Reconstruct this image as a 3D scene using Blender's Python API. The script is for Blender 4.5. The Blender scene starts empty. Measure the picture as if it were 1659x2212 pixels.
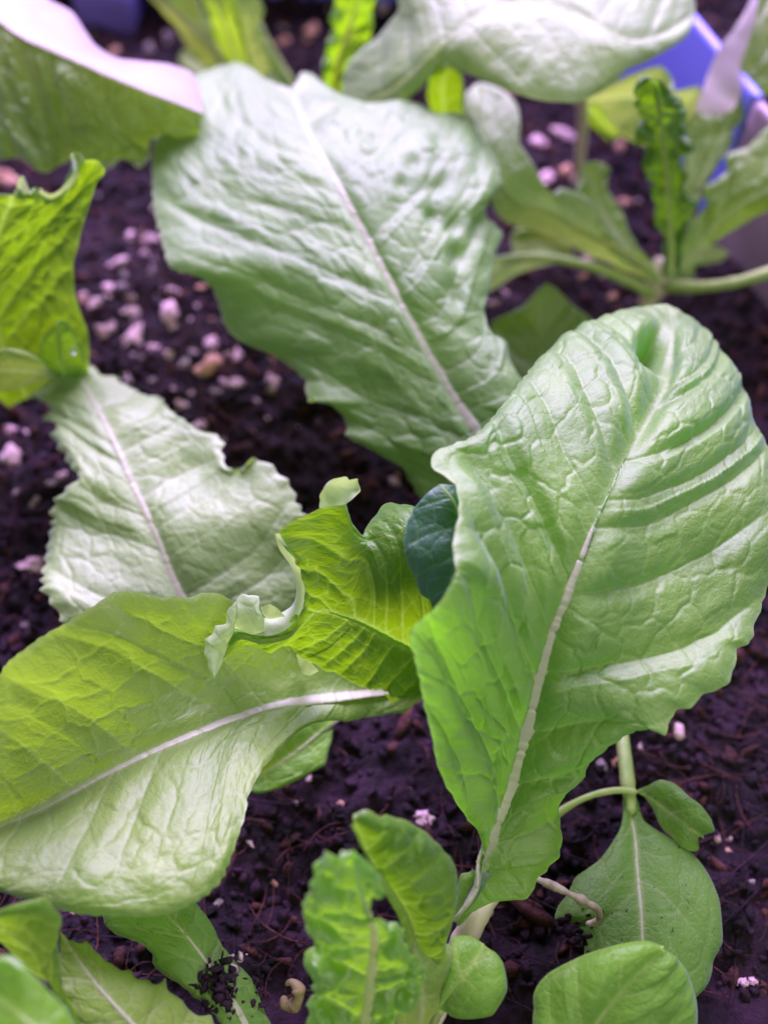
import bpy, math, random
import numpy as np
from mathutils import Vector, Matrix
random.seed(7); RNG = np.random.default_rng(7)
SC = bpy.context.scene
COL = SC.collection

# ------------------------------------------------------------------ camera
CAM_H = 0.20; PITCH = math.radians(55); CAM_Y = -0.14
VFOV = math.radians(50)
cd = bpy.data.cameras.new('camera'); cam = bpy.data.objects.new('camera', cd); COL.objects.link(cam)
cam.location = (0, CAM_Y, CAM_H); cam.rotation_euler = (math.pi/2 - PITCH, 0, 0)
cd.sensor_fit = 'VERTICAL'; cd.sensor_height = 24; cd.lens = 12/math.tan(VFOV/2)
cd.clip_start = 0.005; cd.clip_end = 20
cd.dof.use_dof = True; cd.dof.focus_distance = 0.178; cd.dof.aperture_fstop = 5.8
SC.camera = cam
# ------------------------------------------------------------------ light
w = bpy.data.worlds.new('World'); SC.world = w; w.use_nodes = True
bgn = w.node_tree.nodes['Background']; bgn.inputs[0].default_value = (0.42, 0.40, 0.42, 1); bgn.inputs[1].default_value = 0.22
def area(name, loc, target, sx, sy, power, col):
    l = bpy.data.lights.new(name, 'AREA'); l.shape = 'RECTANGLE'; l.size = sx; l.size_y = sy
    l.energy = power; l.color = col
    o = bpy.data.objects.new(name, l); COL.objects.link(o); o.location = loc
    d = Vector(target) - Vector(loc); o.rotation_euler = d.to_track_quat('-Z', 'Y').to_euler(); return o
area('grow_lamp', (0.0, 1.00, 0.94), (0, 0.0, 0.02), 1.40, 0.92, 114.0, (0.71, 0.50, 1.0))
area('window_light', (0.25, -0.60, 0.55), (0, -0.02, 0.0), 0.5, 0.5, 3.4, (1.0, 1.0, 0.80))
SC.view_settings.view_transform = 'Standard'; SC.view_settings.look = 'None'
SC.view_settings.exposure = 0.0; SC.view_settings.gamma = 1.0
SC.cycles.max_bounces = 8; SC.cycles.transmission_bounces = 6; SC.cycles.transparent_max_bounces = 8

# ------------------------------------------------------------------ picture -> place
FPX = 1106/math.tan(VFOV/2)
def W(x, y, h):
    """point h centimetres above the soil seen at position (x, y) of the photograph (1659 x 2212)"""
    x = np.asarray(x, float); y = np.asarray(y, float); h = np.asarray(h, float)*0.01
    cx = (x-829.5)/FPX; cy = (1106-y)/FPX
    s, c = math.sin(PITCH), math.cos(PITCH)
    dx = cx; dy = c + cy*s; dz = -s + cy*c
    t = (h-CAM_H)/dz
    return np.stack([dx*t, CAM_Y+dy*t, CAM_H+dz*t], -1)
CAMP = np.array([0, CAM_Y, CAM_H])

# ------------------------------------------------------------------ noise
def h2(i, j, seed):
    n = (i.astype(np.int64)*374761393 + j.astype(np.int64)*668265263 + seed*1442695041) & 0xffffffff
    n = ((n ^ (n >> 13))*1274126177) & 0xffffffff
    n = ((n ^ (n >> 16))*2246822519) & 0xffffffff
    return ((n ^ (n >> 15)) & 0xffffff)/float(0xffffff)
def vn(x, y, seed=0):
    i = np.floor(x); j = np.floor(y); fx = x-i; fy = y-j
    fx = fx*fx*(3-2*fx); fy = fy*fy*(3-2*fy)
    i = i.astype(np.int64); j = j.astype(np.int64)
    a = h2(i, j, seed); b = h2(i+1, j, seed); c = h2(i, j+1, seed); d = h2(i+1, j+1, seed)
    return (a*(1-fx)+b*fx)*(1-fy)+(c*(1-fx)+d*fx)*fy - 0.5
def fbm(x, y, seed=0, o=4):
    r = 0; a = 1
    for k in range(o):
        r = r+a*vn(x, y, seed+k); x = x*2.03+3.1; y = y*2.03+1.7; a *= .5
    return r
def worley(x, y, seed=0, jit=.85):
    i = np.floor(x).astype(np.int64); j = np.floor(y).astype(np.int64)
    f1 = np.full(x.shape, 9.); f2 = np.full(x.shape, 9.); cid = np.zeros(x.shape)
    for a in (-1, 0, 1):
        for b in (-1, 0, 1):
            px = i+a+.5+jit*(h2(i+a, j+b, seed)-.5); py = j+b+.5+jit*(h2(i+a, j+b, seed+9)-.5)
            d = np.hypot(px-x, py-y); r = h2(i+a, j+b, seed+5)
            m = d < f1; f2 = np.where(m, f1, np.minimum(f2, d)); cid = np.where(m, r, cid); f1 = np.where(m, d, f1)
    return f1, f2, cid

# ------------------------------------------------------------------ mesh helpers
def mesh(name, V, F, mat, parent=None, attrs=None, uv=None, smooth=True):
    V = np.asarray(V, np.float32).reshape(-1, 3); F = np.asarray(F, np.int32)
    me = bpy.data.meshes.new(name); k = F.shape[1]
    me.vertices.add(len(V)); me.vertices.foreach_set('co', V.ravel())
    me.loops.add(F.size); me.loops.foreach_set('vertex_index', F.ravel())
    me.polygons.add(len(F)); me.polygons.foreach_set('loop_start', np.arange(0, F.size, k, dtype=np.int32))
    me.polygons.foreach_set('loop_total', np.full(len(F), k, np.int32))
    if smooth: me.polygons.foreach_set('use_smooth', np.ones(len(F), bool))
    me.update(calc_edges=True)
    if attrs:
        for n, a in attrs.items():
            at = me.attributes.new(n, 'FLOAT', 'POINT'); at.data.foreach_set('value', np.asarray(a, np.float32).ravel())
    if uv is not None:
        l = me.uv_layers.new(name='UVMap'); u = np.asarray(uv, np.float32).reshape(-1, 2)[F.ravel()]
        l.data.foreach_set('uv', u.ravel())
    me.validate(); me.materials.append(mat)
    o = bpy.data.objects.new(name, me); COL.objects.link(o)
    if parent: o.parent = parent
    return o
def gridF(n, m):
    a = np.arange(n*m).reshape(n, m)
    return np.stack([a[:-1, :-1], a[1:, :-1], a[1:, 1:], a[:-1, 1:]], -1).reshape(-1, 4)
def tag(o, label=None, cat=None, group=None, kind=None):
    if label: o['label'] = label
    if cat: o['category'] = cat
    if group: o['group'] = group
    if kind: o['kind'] = kind
    return o
def thing(name, label, cat, loc, group=None):
    """an Empty at the base of a thing; children keep world coordinates through the inverse"""
    o = bpy.data.objects.new(name, None); COL.objects.link(o); o.location = Vector([float(c) for c in loc]); o.empty_display_size = .01
    return tag(o, label, cat, group)
def adopt(o, parent):
    o.parent = parent
    p = parent; off = Vector((0, 0, 0))
    while p: off += p.location; p = p.parent
    if o.type == 'MESH': o.data.transform(Matrix.Translation(-off))
    return o

# ------------------------------------------------------------------ node helpers
def newmat(name):
    m = bpy.data.materials.new(name); m.use_nodes = True; nt = m.node_tree; nt.nodes.clear(); return m, nt
def N(nt, t, **kw):
    n = nt.nodes.new(t)
    for k, v in kw.items():
        if k.startswith('i_'):
            key = k[2:]; key = int(key) if key.isdigit() else key.replace('_', ' ')
            n.inputs[key].default_value = v
        else: setattr(n, k, v)
    return n
def L(nt, a, b): nt.links.new(a, b)
def mixc(nt, fac, a, b, blend='MIX'):
    n = nt.nodes.new('ShaderNodeMix'); n.data_type = 'RGBA'; n.blend_type = blend
    for i, v in ((0, fac), (6, a), (7, b)):
        if isinstance(v, (float, int)): n.inputs[i].default_value = v
        elif isinstance(v, tuple): n.inputs[i].default_value = v+(1,) if len(v) == 3 else v
        else: L(nt, v, n.inputs[i])
    return n.outputs[2]
def leafmat(name, col, vein, trans, tw=.42, rough=.42, spec=.55, mott=.25, bump=.35, specks=0., coat=1.0, sheen=.36, crough=.56):
    m, nt = newmat(name)
    out = N(nt, 'ShaderNodeOutputMaterial'); uv = N(nt, 'ShaderNodeUVMap')
    at = N(nt, 'ShaderNodeAttribute', attribute_name='vein')
    no = N(nt, 'ShaderNodeTexNoise', i_Scale=.8, i_Detail=3.0); L(nt, uv.outputs[0], no.inputs['Vector'])
    nf = N(nt, 'ShaderNodeTexNoise', i_Scale=16.0, i_Detail=3.0); L(nt, uv.outputs[0], nf.inputs['Vector'])
    vo = N(nt, 'ShaderNodeTexVoronoi', feature='DISTANCE_TO_EDGE', i_Scale=8.0)
    nw = N(nt, 'ShaderNodeTexNoise', i_Scale=5.0); L(nt, uv.outputs[0], nw.inputs['Vector'])
    wa = N(nt, 'ShaderNodeVectorMath', operation='MULTIPLY_ADD'); L(nt, nw.outputs['Color'], wa.inputs[0])
    wa.inputs[1].default_value = (.12, .12, .12); L(nt, uv.outputs[0], wa.inputs[2]); L(nt, wa.outputs[0], vo.inputs['Vector'])
    r1 = N(nt, 'ShaderNodeMapRange', i_1=.38, i_2=.66); L(nt, no.outputs[0], r1.inputs[0])
    dk = tuple(c*k for c, k in zip(col, (.72, .80, .6)))
    c0 = mixc(nt, r1.outputs[0], dk, col)
    mm = N(nt, 'ShaderNodeMath', operation='MULTIPLY'); mm.inputs[1].default_value = mott
    L(nt, r1.outputs[0], mm.inputs[0])
    # fine network of veinlets
    r2 = N(nt, 'ShaderNodeMapRange', i_1=0.0, i_2=.07, i_3=.12, i_4=0.0); L(nt, vo.outputs[0], r2.inputs[0])
    c1 = mixc(nt, r2.outputs[0], c0, vein)
    c2 = mixc(nt, at.outputs['Fac'], c1, vein)
    t0 = mixc(nt, r1.outputs[0], tuple(c*.8 for c in trans), trans)
    t2 = mixc(nt, at.outputs['Fac'], t0, tuple(min(1, c*1.25+.05) for c in trans))
    if specks > 0:
        sp = N(nt, 'ShaderNodeTexNoise', i_Scale=7.0, i_Detail=6.0, i_Roughness=.7); L(nt, uv.outputs[0], sp.inputs['Vector'])
        rs = N(nt, 'ShaderNodeMapRange', i_1=.70-.07*specks, i_2=.72-.07*specks); L(nt, sp.outputs[0], rs.inputs[0])
        c2 = mixc(nt, rs.outputs[0], c2, (.035, .022, .018)); t2 = mixc(nt, rs.outputs[0], t2, (.02, .01, .01))
    b1 = N(nt, 'ShaderNodeBump', i_Strength=bump, i_Distance=.0004); L(nt, nf.outputs[0], b1.inputs['Height'])
    mn = N(nt, 'ShaderNodeMath', operation='MINIMUM'); mn.inputs[1].default_value = .12; L(nt, vo.outputs[0], mn.inputs[0])
    b2 = N(nt, 'ShaderNodeBump', i_Strength=bump*.8, i_Distance=.0016); L(nt, mn.outputs[0], b2.inputs['Height']); L(nt, b1.outputs[0], b2.inputs['Normal'])
    p = N(nt, 'ShaderNodeBsdfPrincipled'); L(nt, c2, p.inputs['Base Color']); L(nt, b2.outputs[0], p.inputs['Normal'])
    p.inputs['Roughness'].default_value = rough; p.inputs['Specular IOR Level'].default_value = spec
    p.inputs['Coat Weight'].default_value = coat; p.inputs['Coat Roughness'].default_value = crough; p.inputs['Coat IOR'].default_value = 1.72
    p.inputs['Sheen Weight'].default_value = sheen; p.inputs['Sheen Roughness'].default_value = .45; p.inputs['Sheen Tint'].default_value = (.62, .70, 1, 1)
    t = N(nt, 'ShaderNodeBsdfTranslucent'); L(nt, t2, t.inputs[0]); L(nt, b2.outputs[0], t.inputs['Normal'])
    mx = N(nt, 'ShaderNodeMixShader'); mx.inputs[0].default_value = tw
    L(nt, p.outputs[0], mx.inputs[1]); L(nt, t.outputs[0], mx.inputs[2]); L(nt, mx.outputs[0], out.inputs[0])
    return m
def plain(name, col, rough=.5, spec=.5, noise=0, col2=None, scale=400., bump=0., sss=0., emit=None, nd=4.):
    m, nt = newmat(name); out = N(nt, 'ShaderNodeOutputMaterial'); p = N(nt, 'ShaderNodeBsdfPrincipled')
    L(nt, p.outputs[0], out.inputs[0])
    tc = N(nt, 'ShaderNodeTexCoord'); no = N(nt, 'ShaderNodeTexNoise', i_Scale=scale, i_Detail=nd, i_Roughness=.6); L(nt, tc.outputs['Object'], no.inputs['Vector'])
    r = N(nt, 'ShaderNodeMapRange', i_1=.35, i_2=.65); L(nt, no.outputs[0], r.inputs[0])
    c = mixc(nt, r.outputs[0], tuple(col), tuple(col2 or col)); L(nt, c, p.inputs['Base Color'])
    p.inputs['Roughness'].default_value = rough; p.inputs['Specular IOR Level'].default_value = spec
    if sss: p.inputs['Subsurface Weight'].default_value = sss; p.inputs['Subsurface Scale'].default_value = .002; p.inputs['Subsurface Radius'].default_value = (1, .8, .5)
    if bump:
        b = N(nt, 'ShaderNodeBump', i_Strength=bump, i_Distance=.0006); L(nt, no.outputs[0], b.inputs['Height']); L(nt, b.outputs[0], p.inputs['Normal'])
    return m

MAIN = leafmat('lettuce_leaf', (.24, .43, .03), (.36, .52, .18), (.38, .68, .015), tw=.42, spec=.8, rough=.62)
BIG = leafmat('big_lettuce_leaf', (.21, .44, .025), (.40, .57, .18), (.24, .72, .002), tw=.46, spec=.8, rough=.62, sheen=.34, specks=.25)
TALL = leafmat('tall_lettuce_leaf', (.20, .43, .055), (.44, .56, .30), (.34, .62, .04), tw=.38, spec=.8, rough=.60, specks=.25, coat=.8)
PALE = leafmat('lettuce_leaf_pale', (.28, .48, .10), (.50, .62, .32), (.46, .66, .08), tw=.32, rough=.62, spec=.9)
YOUNG = leafmat('lettuce_leaf_young', (.13, .34, .01), (.42, .60, .10), (.25, .49, .002), tw=.55, spec=.6, coat=.3)
DEEP = leafmat('lettuce_leaf_deep', (.20, .48, .015), (.38, .62, .12), (.36, .76, .004), tw=.54, rough=.38, crough=.42, spec=.7)
FLAT = leafmat('seedling_leaf', (.17, .38, .045), (.40, .52, .20), (.36, .62, .03), tw=.34, rough=.55, coat=.1, specks=1.0)
ROUND = leafmat('round_leaf', (.20, .46, .035), (.42, .62, .14), (.42, .74, .01), tw=.42, rough=.5, coat=.15, specks=.4)
BLUE = leafmat('blue_green_leaf', (.04, .16, .07), (.16, .34, .18), (.05, .22, .06), tw=.15, rough=.5, spec=.5, bump=.2, coat=.35, sheen=.2)
BACK = leafmat('lettuce_underside', (.46, .62, .32), (.56, .68, .42), (.50, .74, .15), tw=.3, rough=.6, bump=.15)
OLIVE = leafmat('lettuce_leaf_olive', (.27, .44, .06), (.50, .56, .26), (.42, .58, .06), tw=.33, rough=.5, coat=.05)
LITFOLD = leafmat('painted_lit_fold', (.52, .43, .46), (.56, .47, .46), (.80, .62, .66), tw=.35, rough=.6, bump=.1)  # pale underside, with the lamp's pink-white glow put into its colour
RIB = leafmat('midrib', (.66, .66, .50), (.70, .70, .54), (.60, .74, .25), tw=.35, bump=.7, coat=.6)
STALK = plain('stalk', (.26, .40, .10), .5, .5, col2=(.34, .44, .15), scale=500, bump=.15, sss=.3)
CREAM = plain('cream_stalk', (.60, .56, .38), .45, .5, col2=(.66, .60, .46), scale=500, bump=.2, sss=.3)
RIBY = leafmat('midrib_young', (.34, .52, .12), (.50, .62, .22), (.52, .78, .10), tw=.72, coat=.3, sheen=.2)
HEART = leafmat('heart_leaf', (.08, .24, .015), (.20, .38, .06), (.16, .36, .002), tw=.45, rough=.45, coat=.4, sheen=.15)
EYE = CAMP

# ------------------------------------------------------------------ curves
def fill(pts):
    n = len(pts); X = np.array([p[0] for p in pts], float); Y = np.array([p[1] for p in pts], float)
    d = np.r_[0, np.cumsum(np.hypot(np.diff(X), np.diff(Y)))]
    hi = [i for i, p in enumerate(pts) if len(p) > 2 and p[2] is not None]
    H = np.interp(d, d[hi], [pts[i][2] for i in hi])
    ui = [i for i, p in enumerate(pts) if len(p) > 3]; ua = [pts[i][3] for i in ui]
    if 0 not in ui: ui = [0]+ui; ua = [0.]+ua
    if n-1 not in ui: ui = ui+[n-1]; ua = ua+[1.]
    U = np.interp(d, d[ui], ua)
    return X, Y, H, U
def ev(pts, U, ten=1.):
    X, Y, H, u = fill(pts); out = []
    for A in (X, Y, H):
        m = np.gradient(A, u)*ten if len(A) > 2 else np.full(2, (A[1]-A[0])/(u[1]-u[0]))
        k = np.clip(np.searchsorted(u, U, 'right')-1, 0, len(u)-2)
        dt = u[k+1]-u[k]; t = (U-u[k])/dt
        out.append((2*t**3-3*t**2+1)*A[k]+(t**3-2*t**2+t)*dt*m[k]+(-2*t**3+3*t**2)*A[k+1]+(t**3-t**2)*dt*m[k+1])
    return out
def gsm(A, s):
    """gaussian smoothing along axis 0 with the ends held"""
    n = len(A); r = max(1, int(3*s)); k = np.exp(-.5*(np.arange(-r, r+1)/s)**2); k /= k.sum()
    P = np.concatenate([2*A[0]-A[1:r+1][::-1], A, 2*A[-1]-A[-r-1:-1][::-1]], 0)
    return np.stack([np.convolve(P[:, c], k, 'valid') for c in range(A.shape[1])], 1)
SEED = [0]
def leaf(parent, mid, left=None, right=None, mat=None, inl=None, inr=None, nu=220, nv=70, vs=8., va=.55, val=None, mg=.5, cell=0.,  vb=.006, bulge=.55,
         ter=3.2, tamp=.28, groove=.14, sideL=1., sideR=1., crin=0., crs=6., ruf=0., rufl=14., edge=.55, midw=.9, rtap=.06, belly=0., bl=None, br=None, rib=1.0, ribm=None,
         r0=0.0, r1=.93, name='leaf', label=None, teeth=0., veinw=.9, smooth=.03, flip=False, vfade=.9, dent=None):
    SEED[0] += 17; sd = SEED[0]
    U = np.linspace(0, 1, nu); mx, my, mh = ev(mid, U)
    M = gsm(W(mx, my, mh), nu*.015)
    cols = []; Vv = []; sid = []
    s = np.r_[0, np.cumsum(np.linalg.norm(np.diff(M, axis=0), axis=1))]*1000
    def side(pts, ins, sg, bel):
        ex, ey, eh = ev(pts, U, .8); E = W(ex, ey, eh)
        hs = gsm(np.stack([eh], 1), nu*.03)[:, 0]; E = W(ex, ey, hs)
        Es = gsm(E, nu*smooth)
        Es[0] = E[0]; Es[-1] = E[-1]
        I = None
        if ins:
            ix, iy, ih = ev(ins, U, .8); I = gsm(W(ix, iy, ih), nu*.02)
        n = nv; res = []
        for k in range(1, n+1):
            v = k/n; v = v**.93
            if I is None: P = M*(1-v)+Es*v
            else: P = M*(2*v*v-3*v+1)+I*(4*v-4*v*v)+Es*(2*v*v-v)
            P = P+(E-Es)*v**5
            res.append((P, v, Es))
        return res
    if left:
        for P, v, Es in reversed(side(left, inl, -1, bl)): cols.append(P); Vv.append(-v*np.linalg.norm(Es-M, axis=1)*1000); sid.append(-v)
    cols.append(M); Vv.append(np.zeros(nu)); sid.append(0.)
    if right:
        for P, v, Es in side(right, inr, 1, br): cols.append(P); Vv.append(v*np.linalg.norm(Es-M, axis=1)*1000); sid.append(v)
    P = np.stack(cols, 1); wmm = np.stack(Vv, 1); vv = np.array(sid)[None, :]*np.ones((nu, 1)); smm = s[:, None]*np.ones((1, P.shape[1])); UU = U[:, None]*np.ones((1, P.shape[1]))
    def normal(P):
        gu = np.gradient(P, axis=0); gv = np.gradient(P, axis=1); n = np.cross(gu, gv); l = np.linalg.norm(n, axis=-1, keepdims=True)
        return n/np.maximum(l, 1e-9)
    n = normal(P)
    c = P.mean((0, 1)); sg = 1. if (n*(EYE-P)).sum(-1).mean() > 0 else -1.
    n = n*sg
    av = np.abs(vv); aw = np.abs(wmm); sgn = np.sign(wmm)
    if bl or br or belly:
        b = np.where(vv < 0, bl if bl is not None else belly, br if br is not None else belly)
        P = P+n*(b*4*av*(1-av)*np.sin(np.pi*np.clip(UU, 0.02, .98))**.6*.001)[..., None]
    # vein pattern in millimetres
    wob = 2.4*fbm(smm*.06+31, wmm*.06, sd, 2)+.25*fbm(smm*.3, wmm*.3, sd+21, 2)
    vaa = np.where(wmm < 0, va if val is None else val, va)
    q = smm-vaa*aw-vb*aw**2+wob+np.where(wmm > 0, vs*.45, 0)+900
    sp = q/vs; k = np.floor(sp); j0 = .55*(h2(k.astype(int), (sgn+2).astype(int), sd)-.5); dq = (np.abs(sp-k-.5-j0))*vs
    env = np.clip((1-av)/.16, 0, 1)**.6*np.clip(UU/.08, 0, 1)*np.clip((1-UU)/.06, 0, 1)
    nm = 1-np.exp(-(aw/2.2)**2)
    f1, f2, cid = worley((smm-.25*vaa*aw)/ter*.85+fbm(smm*.3, wmm*.3, sd+3, 2)*.35, wmm/ter+fbm(smm*.3, wmm*.3, sd+4, 2)*.35, sd)
    fe = (f2-f1)*ter
    sec = np.exp(-(dq/.34)**2); terv = np.exp(-(fe/.22)**2)
    amp = .55+.9*(fbm(smm*.05+7, wmm*.05, sd+8, 2)+.5)
    hgt = bulge*(1-np.exp(-(dq/(vs*.22))**2))*nm*env*amp*(.45+.9*h2(k.astype(int), (sgn+7).astype(int), sd+1)) + tamp*(1-np.exp(-(fe/.75)**2))*(.4+cid)*env*nm*amp - groove*(sec+.35*terv)*env
    kr = h2(k.astype(int), (sgn+7).astype(int), sd+1)
    hgt += (cell or tamp*.8)*np.clip(1-(f1/.62)**2, 0, 1)*(cid-.35)*1.6*env*nm*amp
    hgt -= mg*np.exp(-(aw/2.6)**2)*np.clip(UU/.1, 0, 1)*np.clip((1-UU)/.1, 0, 1)
    hgt += .10*(fbm(smm*1.1, wmm*1.1, sd+2, 2))*env
    if crin: hgt += crin*(fbm(smm/crs, wmm/crs, sd+11, 3))*np.clip(av*2, 0, 1)*np.clip(UU/.1, 0, 1)*1.4
    if ruf: hgt += ruf*av**2.2*np.sin(smm*2*np.pi/rufl+sgn*1.3+3*fbm(smm*.06, sgn, sd+12, 2))*np.clip(UU/.15, 0, 1)*np.clip((1-UU)/.05, 0, 1)
    hgt -= edge*np.clip((av-.88)/.12, 0, 1)**2
    if dent:
        for (du, dv, ru, rv, da) in dent: hgt -= da*np.exp(-((UU-du)/ru)**2-((vv-dv)/rv)**2)
    if teeth:
        tt = (np.abs(((smm*.45+.35*fbm(smm*.35, sgn*3., sd+5, 2)) % 1)-.5)*2)
        tn = teeth*.001*(tt-.5)*np.clip((av-.8)/.2, 0, 1)**2*np.clip(UU/.1, 0, 1)*(.5+h2((smm*.45).astype(int), sgn.astype(int)+3, sd))
        gv = np.gradient(P, axis=1); gv = gv/np.maximum(np.linalg.norm(gv, axis=-1, keepdims=True), 1e-9)*sgn[..., None]
        P = P+gv*tn[..., None]
    hgt = hgt*np.where(wmm < 0, sideL, np.where(wmm > 0, sideR, 1.))
    P = P+n*(hgt*.001)[..., None]
    vein = np.clip(veinw*(sec*np.clip((vfade-av)/.5, 0, 1)*.38+terv*.30*(1-av*.4))+midw*np.exp(-(aw/.5)**2)+.55*np.clip((av-.975)/.025, 0, 1), 0, 1)
    vein = np.where(UU > .985, .6, vein)
    uv = np.stack([smm*.1+sd, wmm*.1], -1)
    F = gridF(nu, P.shape[1])
    if sg < 0: F = F[:, ::-1]
    o = mesh(name, P, F, mat or MAIN, attrs={'vein': vein}, uv=uv); adopt(o, parent)
    if label: o['label'] = label
    if rib:
        ci = nv if left else 0
        Cn = P[:, ci]; i0, i1 = int(r0*nu), int(r1*nu); C = Cn[i0:i1]; nn = gsm(n[i0:i1, ci], 4); nn /= np.linalg.norm(nn, axis=1)[:, None]
        tg = np.gradient(C, axis=0); tg /= np.linalg.norm(tg, axis=1)[:, None]; bn = np.cross(tg, nn)
        t = np.linspace(0, 1, i1-i0); ra = rib*.001*(.85*(1-t)**.75+.08); m = 12
        bead = 1+.05*vn(s[i0:i1]*2.6, s[i0:i1]*0, sd)*2+.04*vn(s[i0:i1]*.4, s[i0:i1]*0, sd+1)
        ra = ra*bead*(.12+.88*np.clip(t/rtap, 0, 1)**.7); ang = np.linspace(0, 2*np.pi, m, endpoint=False)
        V = C[:, None]+nn[:, None]*(np.sin(ang)[None, :, None]*ra[:, None, None]*.24)+bn[:, None]*(np.cos(ang)[None, :, None]*ra[:, None, None])
        a = np.arange((i1-i0)*m).reshape(-1, m); b = np.roll(a, -1, 1)
        Fr = np.stack([a[:-1], a[1:], b[1:], b[:-1]], -1).reshape(-1, 4)[:, ::-1]
        r = mesh('midrib', V, Fr, ribm or RIB); adopt(r, o)
    return o
def tube(parent, pts, rad, mat, name='stalk', m=12, n=60, knob=.06, own=False):
    """pts (x, y, h); rad: radii in mm along it"""
    U = np.linspace(0, 1, n); x, y, h = ev(pts, U); C = W(x, y, h); ra = np.interp(U, np.linspace(0, 1, len(rad)), rad)*.001
    SEED[0] += 3; ra = ra*(1+knob*2*vn(U*14, U*0, SEED[0]))
    ra = ra*np.clip(np.sqrt(np.clip(np.minimum(U, 1-U)/.03, 0, 1)), .04, 1)
    tg = np.gradient(C, axis=0); tg /= np.linalg.norm(tg, axis=1)[:, None]
    a0 = np.array([.31, .2, .93]); b = np.cross(tg, a0); b /= np.linalg.norm(b, axis=1)[:, None]; c = np.cross(b, tg)
    ang = np.linspace(0, 2*np.pi, m, endpoint=False)
    V = C[:, None]+(b[:, None]*np.cos(ang)[None, :, None]+c[:, None]*np.sin(ang)[None, :, None])*ra[:, None, None]
    a = np.arange(n*m).reshape(-1, m); bb = np.roll(a, -1, 1); F = np.stack([a[:-1], bb[:-1], bb[1:], a[1:]], -1).reshape(-1, 4)
    V = V.reshape(-1, 3)
    o = mesh(name, V, F, mat)
    if parent: adopt(o, parent)
    return o
# ================================================================== SETTING
def ground_h(x, y):
    X = np.asarray(x)*1000; Y = np.asarray(y)*1000
    r = 5.5*fbm(X/38, Y/38, 50, 3) + 3.2*fbm(X/9, Y/9, 60, 3)
    f1, f2, c = worley(X/6.+.5*fbm(X/8, Y/8, 71), Y/6., 70); r = r+1.5*(1-np.clip(f1*1.25, 0, 1)**2)*(.3+c)-.6
    f1, f2, c = worley(X/2.6, Y/2.6, 80); r = r+.75*(1-np.clip(f1*1.2, 0, 1)**2)*(.2+c)
    return (r-1.2)*.001
def soil_mat(name, a, b, rough=.85):
    m, nt = newmat(name); out = N(nt, 'ShaderNodeOutputMaterial'); p = N(nt, 'ShaderNodeBsdfPrincipled'); L(nt, p.outputs[0], out.inputs[0])
    tc = N(nt, 'ShaderNodeTexCoord')
    n1 = N(nt, 'ShaderNodeTexNoise', i_Scale=160., i_Detail=8., i_Roughness=.7); L(nt, tc.outputs['Object'], n1.inputs['Vector'])
    n2 = N(nt, 'ShaderNodeTexNoise', i_Scale=1500., i_Detail=4., i_Roughness=.7); L(nt, tc.outputs['Object'], n2.inputs['Vector'])
    r = N(nt, 'ShaderNodeMapRange', i_1=.42, i_2=.66); L(nt, n1.outputs[0], r.inputs[0])
    L(nt, mixc(nt, r.outputs[0], a, b), p.inputs['Base Color'])
    rr = N(nt, 'ShaderNodeMapRange', i_1=.35, i_2=.7, i_3=rough-.18, i_4=rough+.12); L(nt, n2.outputs[0], rr.inputs[0]); L(nt, rr.outputs[0], p.inputs['Roughness'])
    p.inputs['Specular IOR Level'].default_value = .28
    b1 = N(nt, 'ShaderNodeBump', i_Strength=.9, i_Distance=.0009); L(nt, n2.outputs[0], b1.inputs['Height']); L(nt, b1.outputs[0], p.inputs['Normal'])
    return m
SOIL = soil_mat('potting_soil', (.005, .002, .005), (.034, .012, .031))
CRUMB = soil_mat('soil_crumb', (.004, .002, .004), (.052, .018, .046), .72)
BARK = soil_mat('bark_chip', (.040, .014, .014), (.14, .050, .044))
xs = np.concatenate([np.arange(-.20, -.125, .002), np.arange(-.125, .165, .00062), np.arange(.165, .24, .002)])
ys = np.concatenate([np.arange(-.20, -.105, .002), np.arange(-.105, .13, .00062), np.arange(.13, .32, .0012)])
GX, GY = np.meshgrid(xs, ys, indexing='ij')
# the planter: back wall and right wall meet in a corner
BACKY = .232
def wall_x(y): return .104+(y-.09)*.10
soil = mesh('potting_soil', np.stack([GX, GY, ground_h(GX, GY)], -1), gridF(*GX.shape), SOIL); tag(soil, 'dark damp potting soil filling the planter', None, None, 'structure')

# crumbs: chunks and fibres lying loose, too many to count
def ico():
    t = (1+5**.5)/2
    v = np.array([(-1, t, 0), (1, t, 0), (-1, -t, 0), (1, -t, 0), (0, -1, t), (0, 1, t), (0, -1, -t), (0, 1, -t), (t, 0, -1), (t, 0, 1), (-t, 0, -1), (-t, 0, 1)], float)
    f = [(0, 11, 5), (0, 5, 1), (0, 1, 7), (0, 7, 10), (0, 10, 11), (1, 5, 9), (5, 11, 4), (11, 10, 2), (10, 7, 6), (7, 1, 8), (3, 9, 4), (3, 4, 2), (3, 2, 6), (3, 6, 8), (3, 8, 9), (4, 9, 5), (2, 4, 11), (6, 2, 10), (8, 6, 7), (9, 8, 1)]
    return v/np.linalg.norm(v[0]), np.array(f)
IV, IF = ico()
def rotm(n):
    q = RNG.normal(size=(n, 4)); q /= np.linalg.norm(q, axis=1)[:, None]; a, b, c, d = q.T
    return np.stack([np.stack([1-2*(c*c+d*d), 2*(b*c-a*d), 2*(b*d+a*c)], -1), np.stack([2*(b*c+a*d), 1-2*(b*b+d*d), 2*(c*d-a*b)], -1), np.stack([2*(b*d-a*c), 2*(c*d+a*b), 1-2*(b*b+c*c)], -1)], 1)
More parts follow.
